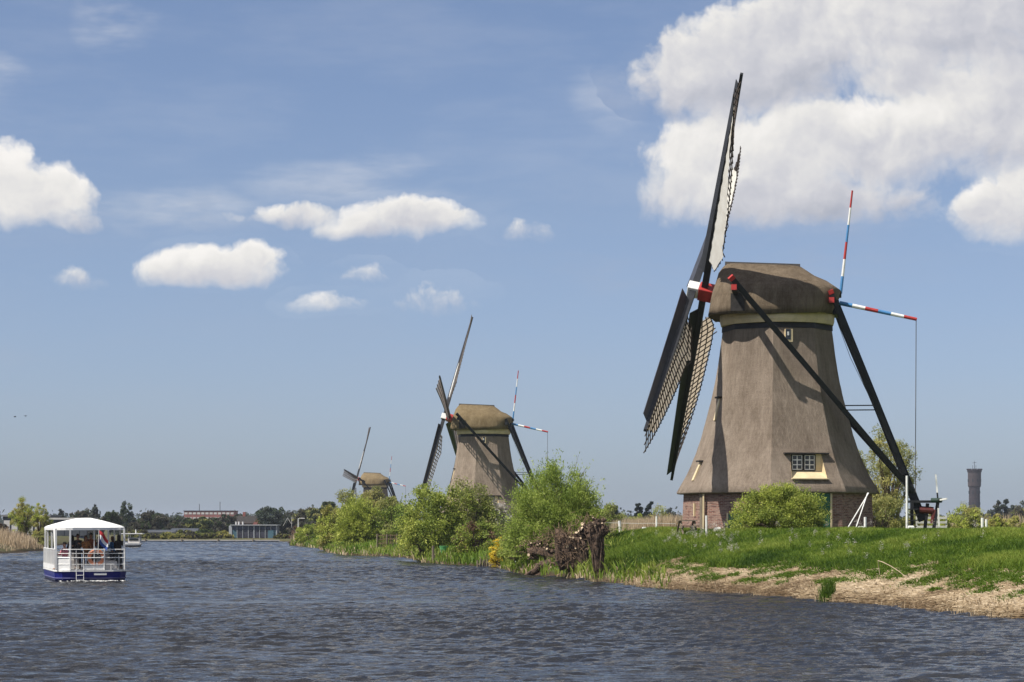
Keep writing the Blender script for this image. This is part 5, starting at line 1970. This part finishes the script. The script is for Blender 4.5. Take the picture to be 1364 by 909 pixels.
q.tube([(0, 0, zt), (.35, 0, zt + .05), (.8, 0, zt + .03)], .035, 6)
q.build('arm', M_WHITE, root)
q = MB()
q.loft([[(.35, -.1, zt - .02), (.35, .1, zt - .02), (.35, .08, zt + .09), (.35, -.08, zt + .09)], [(.95, -.09, zt), (.95, .09, zt), (.95, .06, zt + .08), (.95, -.06, zt + .08)]])
q.build('lamp_head', M_PALE, root)


# ------------------------------------------------------------------ people (one continuous skinned body, clothes as children)
def skin_obj(name, chains, mats, parent, sub=1, root_i=0):
    """chains: list of [(point, radius), ...]; points closer than 1 mm are shared so that the limbs join."""
    vs_, rad, ed, key = [], [], [], {}
    for ch in chains:
        prev = None
        for p, r_ in ch:
            k = (round(p[0], 3), round(p[1], 3), round(p[2], 3))
            if k not in key:
                key[k] = len(vs_)
                vs_.append(tuple(p))
                rad.append(r_)
            if prev is not None and prev != key[k]:
                ed.append((prev, key[k]))
            prev = key[k]
    me = bpy.data.meshes.new(name)
    me.from_pydata(vs_, ed, [])
    me.materials.append(mats)
    o = link(name, me, parent)
    md = o.modifiers.new('skin', 'SKIN')
    md.use_smooth_shade = True
    lay = me.skin_vertices[0].data
    for i, r_ in enumerate(rad):
        lay[i].radius = (r_, r_) if not hasattr(r_, '__len__') else r_
    lay[root_i].use_root = True
    if sub:
        s_ = o.modifiers.new('subsurf', 'SUBSURF')
        s_.levels = s_.render_levels = sub
    return o


M_SKIN = mat('skin', (0.52, 0.30, 0.21), .6, .04, 5.0)
M_SKIN2 = mat('skin_tanned', (0.32, 0.17, 0.11), .6, .04, 5.0)
M_HAIRD = mat('dark_hair', (0.018, 0.013, 0.010), .6, .2, 20.0)
M_HAIRB = mat('brown_hair', (0.085, 0.045, 0.024), .6, .2, 20.0)


def cloth_m(name, c):
    return mat('fabric_' + name, c, .9, .10, 9.0)


def person(label, loc, rz, top, legs, hair, skin, seated=False, scale=1.0, arms=(0.35, 0.35), long_hair=False, group='passengers on the tour boat'):
    root = empty('person', loc, rz, label, 'person', group)
    root.scale = (scale,) * 3
    hipz = 0.50 if seated else 0.92                      # +y is the way the person faces
    sh = hipz + 0.50
    pel = (0, 0, hipz)
    chains = [[(pel, (.15, .11)), ((0, -.01, hipz + .18), (.13, .10)), ((0, -.015, hipz + .36), (.155, .115)), ((0, 0, sh), (.10, .085)), ((0, .01, sh + .10), .055), ((0, .025, sh + .17), (.072, .078)), ((0, .03, sh + .25), (.080, .095)), ((0, .02, sh + .33), (.060, .070))]]
    armc, legc = [], []
    for s_ in (-1, 1):
        bend = arms[0 if s_ < 0 else 1]
        el_ = (s_ * .25, .03 + .10 * bend, sh - .29 + .04 * bend)
        wr_ = (s_ * (.25 - .10 * bend), .10 + .34 * bend, sh - .50 + .52 * bend)
        dv = (Vector(wr_) - Vector(el_)).normalized()
        arm = [((0, 0, sh), (.10, .085)), ((s_ * .17, 0, sh - .02), .062), (el_, .044), (wr_, .030)]
        armc.append(arm)
        palm = Vector(wr_) + dv * .075
        ch = [(wr_, .030), (tuple(palm), (.040, .020))]
        chains.append(arm)
        chains.append(ch)
        sidev = Vector((s_, 0, 0)) - dv * dv.dot(Vector((s_, 0, 0)))
        sidev.normalize()
        dn = dv.cross(sidev) * (-s_)
        for k, (o_, ln) in enumerate(((-.030, .066), (-.010, .078), (.010, .074), (.029, .058))):
            b0 = palm + sidev * o_ + dv * .022
            chains.append([(tuple(palm), (.040, .020)), (tuple(b0), .010), (tuple(b0 + dv * ln * .55 - dn * .008), .009), (tuple(b0 + dv * ln * .9 - dn * .03), .008)])
        tb = Vector(wr_) + dv * .03 - sidev * .032
        chains.append([(wr_, .030), (tuple(tb), .011), (tuple(tb + dv * .035 - sidev * .022), .010), (tuple(tb + dv * .062 - sidev * .026), .008)])
        if seated:
            leg = [(pel, (.15, .11)), ((s_ * .10, .05, hipz - .02), .088), ((s_ * .12, .46, hipz - .01), .060), ((s_ * .12, .47, .08), .042), ((s_ * .12, .53, .04), .040), ((s_ * .13, .66, .03), .030)]
        else:
            leg = [(pel, (.15, .11)), ((s_ * .10, 0, hipz - .06), .090), ((s_ * .11, .02, .50), .060), ((s_ * .11, -.01, .09), .042), ((s_ * .115, .05, .045), .040), ((s_ * .12, .17, .03), .030)]
        legc.append(leg)
        chains.append(leg)
    body = skin_obj('body', chains, skin, root, 1)
    q = MB()                                            # nose, ears and eyes sit on the head
    q.loft([[(-.016, .105, sh + .20), (.016, .105, sh + .20), (0, .115, sh + .27)], [(-.006, .138, sh + .205), (.006, .138, sh + .205), (0, .122, sh + .255)]])
    for s_ in (-1, 1):
        q.box((s_ * .088, .02, sh + .235), (.014, .035, .06))
    q.build('face', skin, body)
    for s_ in (-1, 1):
        q = MB()
        q.box((s_ * .032, .122, sh + .262), (.026, .012, .013))
        q.build('eye', M_HAIRD, body)
    q = MB()
    q.box((0, .117, sh + .165), (.048, .012, .010))
    q.build('mouth', M_RED, body)
    # jacket and trousers follow the body
    e = .018
    jk = [[((0, 0, hipz - .06), (.165 + e, .13 + e)), ((0, -.01, hipz + .18), (.145 + e, .112 + e)), ((0, -.015, hipz + .36), (.165 + e, .125 + e)), ((0, 0, sh), (.115 + e, .09 + e)), ((0, .008, sh + .055), .066)]]
    for arm in armc:
        jk.append([((0, 0, sh), (.115 + e, .09 + e))] + [(p, r_ + e) for p, r_ in arm[1:]])
    skin_obj('jacket', jk, top, root, 1)
    tk = []
    for leg in legc:
        tk.append([((0, 0, hipz), (.16 + e * .5, .125))] + [(p, r_ + e) for p, r_ in leg[1:4]])
    skin_obj('trousers', tk, legs, root, 1)
    q = MB()
    rings = []
    for j in range(1, 8):
        ph_ = 1.75 * j / 7
        rings.append([(.098 * math.sin(ph_) * math.cos(a) * 1.0, .012 + .112 * math.sin(ph_) * math.sin(a) - (.03 * (1 - math.cos(ph_)) if math.sin(a) > .2 else 0), sh + .262 + .118 * math.cos(ph_) - (.05 if (long_hair and j == 7) else 0)) for a in [6.2832 * k / 12 for k in range(12)]])
    if long_hair:
        rings.append([(x * 1.05, min(y, .0) - .02, z - .20) for x, y, z in rings[-1]])
    q.loft(list(reversed(rings)))
    q.build('hair', hair, root, smooth=True)
    return root


# ------------------------------------------------------------------ the tour boat
M_HULLB = mat('navy_hull', (0.014, 0.018, 0.19), .3, .08, 1.5)
M_BOOT = mat('black_hull', (0.012, 0.012, 0.015), .5, .1, 2.0)
M_BOATW = mat('boat_white', (0.80, 0.79, 0.76), .4, .04, 2.0)
M_DECK = mat('deck_grey', (0.50, 0.50, 0.49), .7, .08, 3.0)
M_AWN = mat('awning_white', (0.86, 0.85, 0.82), .7, .03, 2.0)
M_ORANGE = mat('buoy_orange', (0.72, 0.26, 0.13), .5, .06, 4.0)
BX, BY, BH = -20.9, 112.0, R(15.6)
boat = empty('tour_boat', (BX, BY, 0), BH, 'white open tour boat with navy hull and arched awning full of passengers', 'boat')
PLAN = [(-1.05, 0), (1.05, 0), (1.45, .16), (1.78, .75), (1.78, 8.4), (1.25, 10.4), (.5, 11.2), (-.5, 11.2), (-1.25, 10.4), (-1.78, 8.4), (-1.78, .75), (-1.45, .16)]


def plan(s, z, dy=0.0):
    return [(x * s, (y - 5) * s + 5 + dy, z) for x, y in PLAN]


q = MB()
q.cur = 1
q.loft([plan(.90, -.35), plan(.965, .0), plan(.97, .06)], cap=False)
q.cur = 0
q.loft([plan(.97, .06), plan(1.0, .50)], cap=False)
q.cur = 2
q.loft([plan(1.012, .50), plan(1.012, .56)])
boat_hull = q.build('hull', [M_HULLB, M_BOOT, M_BOATW], boat)
q = MB()
q.loft([plan(.985, .14), plan(1.004, .155), plan(1.004, .185), plan(.99, .20)], cap=False)
q.build('rub_rail', mat('rub_rail_blue', (.10, .10, .22), .5, .1, 2), boat_hull)
q = MB()
q.loft([plan(.97, .565), plan(.97, .60)])
q.build('deck', M_DECK, boat)
q = MB()
q.box((.42, -.03, .375), (.62, .02, .10))
q.build('name_plate', M_BOATW, boat_hull)
# awning
rings = []
for k, (s, z) in enumerate(((1.02, 2.56), (1.03, 2.69), (.96, 2.77), (.72, 2.90), (.42, 3.05), (.10, 3.17))):
    ring = []
    for i in range(28):
        a = 6.2832 * i / 28
        ca, sa = math.cos(a), math.sin(a)
        x = 1.80 * s * math.copysign(abs(ca) ** .45, ca)
        y = 4.7 + (4.75 - (1 - s) * 2.0) * math.copysign(abs(sa) ** .45, sa)
        ring.append((x, y, z))
    rings.append(ring)
q = MB()
q.loft([[(x * .98, (y - 4.7) * .99 + 4.7, z) for x, y, z in rings[0]]] + rings, cap=False)
q.add(rings[-1], [tuple(range(28))])
q.build('awning', M_AWN, boat, smooth=False)
for x, y in ((-1.72, .35), (-1.05, .06), (.12, .03), (1.62, .22), (-1.72, 3.2), (1.72, 3.2), (-1.72, 6.2), (1.72, 6.2), (-1.66, 8.9), (1.66, 8.9)):
    q = MB()
    w_ = .035 if x == .12 else .085
    q.box((x, y, 1.62), (w_, w_, 2.04))
    q.build('awning_post', M_BOATW, boat)
# stern rails
XR0, XR1 = -1.05, 1.62
for z in (1.60, 1.40, 1.19, .86):
    q = MB()
    pts = [(-1.72, .38, z), (XR0, .02, z), (XR1, .02, z), (1.72, .5, z)]
    if z == 1.60:
        pts = [(-1.72, 9.0, z), (-1.75, .8, z)] + pts[1:3] + [(1.75, .8, z), (1.72, 9.0, z)]
    q.tube(pts, .024 if z in (1.60, 1.19) else .016, 6)
    q.build('rail', M_BOATW, boat)
for x in (XR0, -.76, -.40, .62, .95, 1.30, XR1):
    q = MB()
    z1 = 1.60 if x not in (.95, 1.30) else .86
    q.tube([(x, .02, .58), (x, .02, z1)], .028 if x in (XR0, .62, XR1) else .016, 6)
    q.build('rail_post', M_BOATW, boat)
q = MB()
q.box((.10, .05, .70), (1.0, .03, .22))
q.build('kick_board', M_BOATW, boat)
q = MB()
q.beam((-1.74, .42, .90), (-1.06, .045, .90), .03, .66, side=(.48, .87, 0))
q.build('corner_panel', M_BOATW, boat)
for s_ in (-1, 1):
    q = MB()
    q.box((s_ * 1.745, 4.9, .70), (.04, 8.0, .22))
    q.build('side_panel', M_BOATW, boat)
    for k in range(17):
        q = MB()
        q.box((s_ * 1.745, .95 + .49 * k, 1.20), (.03, .10, .80))
        q.build('side_slat', M_BOATW, boat)
q = MB()
q.loft([[(-1.76, .42, 1.62), (-1.76, 1.05, 1.62), (-1.72, 1.05, 1.62), (-1.72, .42, 1.62)], [(-1.78, .42, 2.6), (-1.78, 1.35, 2.6), (-1.74, 1.35, 2.6), (-1.74, .42, 2.6)]])
q.build('rolled_curtain', M_AWN, boat)
q = MB()
for s_ in (-.76, -.40):
    q.tube([(s_, -.07, .58), (s_, -.09, .03)], .018, 6)
for z in (.08, .32):
    q.tube([(-.76, -.085, z), (-.40, -.085, z)], .016, 6)
q.build('ladder', M_BOATW, boat)
for y in (2.0, 3.6, 5.2, 6.8):
    for s_ in (-1, 1):
        q = MB()
        q.box((s_ * .98, y, .82), (1.1, .46, .44))
        q.box((s_ * .98, y + .24, 1.22), (1.1, .06, .46))
        q.build('bench', M_DECK if y > 2.5 else M_PALE, boat)
q = MB()
q.box((.95, .40, .80), (.62, .42, .40))
q.build('locker', M_PALE, boat)


def on_boat(px, yl):
    dpt = BY + yl * math.cos(BH)
    X = (px - CX) * dpt / FPX
    xl = (X - BX + yl * math.sin(BH)) / math.cos(BH)
    return Matrix.Rotation(BH, 4, 'Z') @ Vector((xl, yl, .60)) + Vector((BX, BY, 0))


PEOPLE = [  # px, y along the boat, turn, label, top, legs, hair, skin, seated, scale, arms, long hair
    (88, 1.15, 2.2, 'person in a pink top sitting at the stern corner of the boat', (.62, .22, .27), (.10, .10, .13), M_HAIRD, M_SKIN, True, 1.0, (.6, .5), False),
    (97.5, 2.4, 0.3, 'dark haired person in black clothes behind the first stern post', (.018, .018, .022), (.02, .02, .025), M_HAIRD, M_SKIN, False, .95, (.2, .3), True),
    (104.5, 1.5, 2.8, 'dark haired person in black jacket with white shirt front on the boat', (.035, .033, .036), (.03, .03, .04), M_HAIRD, M_SKIN2, False, .99, (.7, .5), False),
    (114.5, 1.35, 3.3, 'person in a brown coat in the middle of the stern', (.30, .14, .055), (.10, .055, .03), M_HAIRB, M_SKIN2, False, .95, (.5, .6), True),
    (121, 1.8, 2.9, 'taller person in rust brown jacket beside the brown coat', (.24, .075, .032), (.16, .06, .03), M_HAIRD, M_SKIN2, False, 1.02, (.6, .4), False),
    (131, 2.3, 0.2, 'person in navy jacket partly hidden by the red white blue flag', (.018, .024, .06), (.02, .02, .03), M_HAIRB, M_SKIN, False, .92, (.3, .3), False),
    (148.5, 2.0, 1.0, 'person in a blue top right of the flag', (.03, .10, .22), (.05, .05, .06), M_HAIRB, M_SKIN, False, .92, (.4, .7), True),
    (156.5, 1.3, -.4, 'person with bushy dark hair and black jacket at the right stern post', (.022, .020, .020), (.04, .045, .05), M_HAIRD, M_SKIN2, False, .97, (.3, .3), True),
]
for i, (px, yl, rz, lab, ct, cl, hair, skin, seat, sc, arms, lh) in enumerate(PEOPLE):
    person(lab, on_boat(px, yl), BH + rz, cloth_m('top_%d' % i, ct), cloth_m('legs_%d' % i, cl), hair, skin, seat, sc, arms, lh)
# life buoy and flag hang on the stern rail
lb = empty('life_buoy', Matrix.Rotation(BH, 4, 'Z') @ Vector((.23, .10, 1.20)) + Vector((BX, BY, 0)), BH, 'orange life buoy hung on the stern rail of the tour boat', 'life buoy')
q = MB()
rings = []
NS = 32
for i in range(NS + 1):
    a = 6.2832 * i / NS
    rings.append([((.335 + .085 * math.cos(b)) * math.cos(a), .055 * math.sin(b), (.335 + .085 * math.cos(b)) * math.sin(a)) for b in [6.2832 * k / 10 for k in range(10)]])
for i in range(NS):
    q.cur = 1 if i % 8 == 0 else 0
    q.loft([rings[i], rings[i + 1]], cap=False)
q.build('ring', [M_ORANGE, M_BOATW], lb, smooth=True)
q = MB()
q.tube([((.445) * math.cos(a), -.02, .445 * math.sin(a)) for a in np.linspace(0, 6.2832, 25)], .010, 5, cap=False)
q.build('grab_line', M_BOATW, lb)
fl = empty('flag', Matrix.Rotation(BH, 4, 'Z') @ Vector((.30, -.06, 1.55)) + Vector((BX, BY, 0)), BH, 'red white and blue flag drooping from a staff at the stern', 'flag')
q = MB()
q.tube([(0, 0, -.2), (.05, -.05, 1.05)], .016, 6)
q.build('staff', M_BOATW, fl)
q = MB()
NU, NVv = 9, 10
grid = []
for i in range(NU):
    row = []
    u = i / (NU - 1)
    for j in range(NVv):
        v = j / (NVv - 1)                               # 0 top edge, 1 lower edge
        x = .05 + .50 * u * (1 - .15 * v) + .04 * math.sin(5 * u + 3 * v) - .10 * v * u
        z = 1.0 - .62 * v - .52 * u ** 1.2 * (1 - .25 * v)
        y = -.06 - .07 * math.sin(6.0 * u + 1.5 * v)
        row.append((x, y, z))
    grid.append(row)
for j in range(NVv - 1):
    q.cur = 0 if j < 3 else (1 if j < 6 else 2)
    for i in range(NU - 1):
        q.add([grid[i][j], grid[i + 1][j], grid[i + 1][j + 1], grid[i][j + 1]], [(0, 1, 2, 3)])
q.build('cloth', [mat('flag_red', (.48, .03, .035), .8, .05, 4), mat('flag_white', (.78, .78, .78), .8, .03, 4), mat('flag_blue', (.03, .075, .30), .8, .05, 4)], fl, smooth=True)
# churned water behind the stern
r2 = np.random.default_rng(9)
n = 260
x = r2.normal(.25, .62, n)
y = -np.abs(r2.normal(.25, .5, n)) - .1
p3 = np.stack([BX + x * math.cos(BH) - y * math.sin(BH), BY + x * math.sin(BH) + y * math.cos(BH), np.full(n, .045) + .02 * r2.random(n)], 1)
v, f = leaf_quads(p3, np.stack([np.ones(n), r2.normal(0, .3, n), r2.normal(0, .1, n)], 1), .12 * (.4 + r2.random(n)), .35, r2)
o = np_mesh('wake_foam', v, f, M_BOATW, None)
tag(o, kind='stuff')

# ------------------------------------------------------------------ moored boat, animal, birds
dM = 292.0
X0 = (176 - CX) * dM / FPX
mb = empty('moored_boat', (X0, dM, 0), 0, 'small white cabin boat with flat roof seen past the tour boat', 'boat')
q = MB()
hl = []
for s, z, dx in ((.72, -.2, 0), (.9, .12, 0), (1.0, .34, .05)):
    hl.append([(dx + 1.15 * s, -.5, z + .0), (dx + 1.2 * s, .4, z), (dx + .6 * s, 1.6 * s, z), (dx - 1.2 * s, 1.8 * s, z), (dx - 1.3 * s, 0, z), (dx - .9 * s, -.75 * s, z - .05)])
q.cur = 1
q.loft(hl[:2], cap=False)
q.loft([hl[1], [(x, y, z + .1) for x, y, z in hl[1]]], cap=False)
q.cur = 0
q.loft([[(x * 1.03, y * 1.03, z + .0) for x, y, z in hl[2]], [(x * 1.06, y * 1.06, z + .18) for x, y, z in hl[2]]])
q.loft([[(x * .97, y, z + .1) for x, y, z in hl[1]], hl[2]], cap=False)
q.build('hull', [M_BOATW, M_BOOT], mb)
q = MB()
q.box((.25, .5, .85), (1.5, 1.5, .68))
q.build('cabin', M_PALE, mb)
q = MB()
q.box((.25, -.27, .95), (1.2, .06, .3))
q.build('window', M_GLASS, mb)
q = MB()
q.box((-.1, .5, 1.72), (3.0, 1.9, .1))
q.build('roof', M_BOATW, mb)
for x in (-.45, .95):
    for y in (-.2, 1.2):
        q = MB()
        q.tube([(x, y, 1.1), (x, y, 1.7)], .04, 6)
        q.build('roof_post', M_BOATW, mb)
q = MB()
q.tube([(.4, .5, 1.75), (.4, .5, 2.25)], .06, 6)
q.build('mast', M_BOATW, mb)

p = P(4.2, 735, 236)
an = empty('animal', (p.x, p.y, gh(p.x, p.y)), 2.75, 'small dark brown and white animal standing by the reeds at the left edge', 'animal')
ch = [[((0, 0, .46), .115), ((.24, 0, .47), .13), ((.40, 0, .58), .075), ((.50, 0, .68), .075), ((.62, 0, .66), .045)], [((0, 0, .46), .115), ((-.24, 0, .47), .10), ((-.38, 0, .52), .03), ((-.46, 0, .62), .02)]]
for s_ in (-1, 1):
    ch.append([((.24, 0, .47), .13), ((.24, s_ * .08, .36), .05), ((.25, s_ * .085, .20), .032), ((.24, s_ * .085, .04), .026), ((.29, s_ * .085, .02), .024)])
    ch.append([((-.24, 0, .47), .10), ((-.26, s_ * .08, .38), .062), ((-.20, s_ * .085, .28), .045), ((-.29, s_ * .085, .16), .028), ((-.27, s_ * .085, .04), .024), ((-.22, s_ * .085, .02), .022)])
    ch.append([((.50, 0, .68), .075), ((.49, s_ * .05, .75), .028), ((.47, s_ * .08, .79), .012)])
skin_obj('body', ch, mat('animal_coat', (.06, .038, .026), .9, .2, 6.0), an, 1)
q = MB()
knob(q, (.22, -.03, .47), .132, 2)
q.build('white_patch', M_WHITE, an, smooth=True)
for i, (px, py, lab) in enumerate(((20, 555.5, 'left one of two tiny birds in the sky'), (34, 554.5, 'right one of two tiny birds in the sky'))):
    bd = empty('bird', P(px, py, 420), .6 + .4 * i, lab, 'bird', 'birds flying low in the left sky')
    q = MB()
    NB = 8
    prof = [(-.24, .01), (-.16, .05), (0, .075), (.12, .06), (.18, .045), (.24, .012)]
    rings = [[(x, r_ * math.cos(6.2832 * k / NB), r_ * math.sin(6.2832 * k / NB)) for k in range(NB)] for x, r_ in prof]
    q.loft(rings)
    for s_ in (-1, 1):
        q.loft([[(-.07, s_ * .04, .03), (.09, s_ * .04, .03), (.09, s_ * .04, .05), (-.07, s_ * .04, .05)], [(-.05, s_ * .26, .14), (.09, s_ * .26, .14), (.09, s_ * .26, .15), (-.05, s_ * .26, .15)], [(-.10, s_ * .48, .09), (-.04, s_ * .48, .09), (-.04, s_ * .48, .095), (-.10, s_ * .48, .095)]])
    q.add([(-.2, -.03, 0), (-.2, .03, 0), (-.36, .07, 0), (-.36, -.07, 0), (-.2, 0, .02)], [(0, 1, 2, 3), (4, 1, 0)])
    q.build('body', M_BLACKW, bd)

# ------------------------------------------------------------------ thin spring haze over the polder
mh = bpy.data.materials.new('haze_air')
mh.use_nodes = True
t = NT(mh.node_tree)
pv_ = t.node('ShaderNodeVolumePrincipled', {'Color': (0.80, 0.87, 1.0), 'Density': 0.00009, 'Anisotropy': 0.2})
o_ = t.node('ShaderNodeOutputMaterial')
t.l.new(pv_.outputs[0], o_.inputs['Volume'])
q = MB()
q.hexa([(x, y, z) for z in (-3.0, 46.0) for x, y in ((-7200, -1700), (7200, -1700), (7200, 9200), (-7200, 9200))])
hz = q.build('haze', mh)
tag(hz, kind='stuff')
scene.cycles.volume_bounces = 0
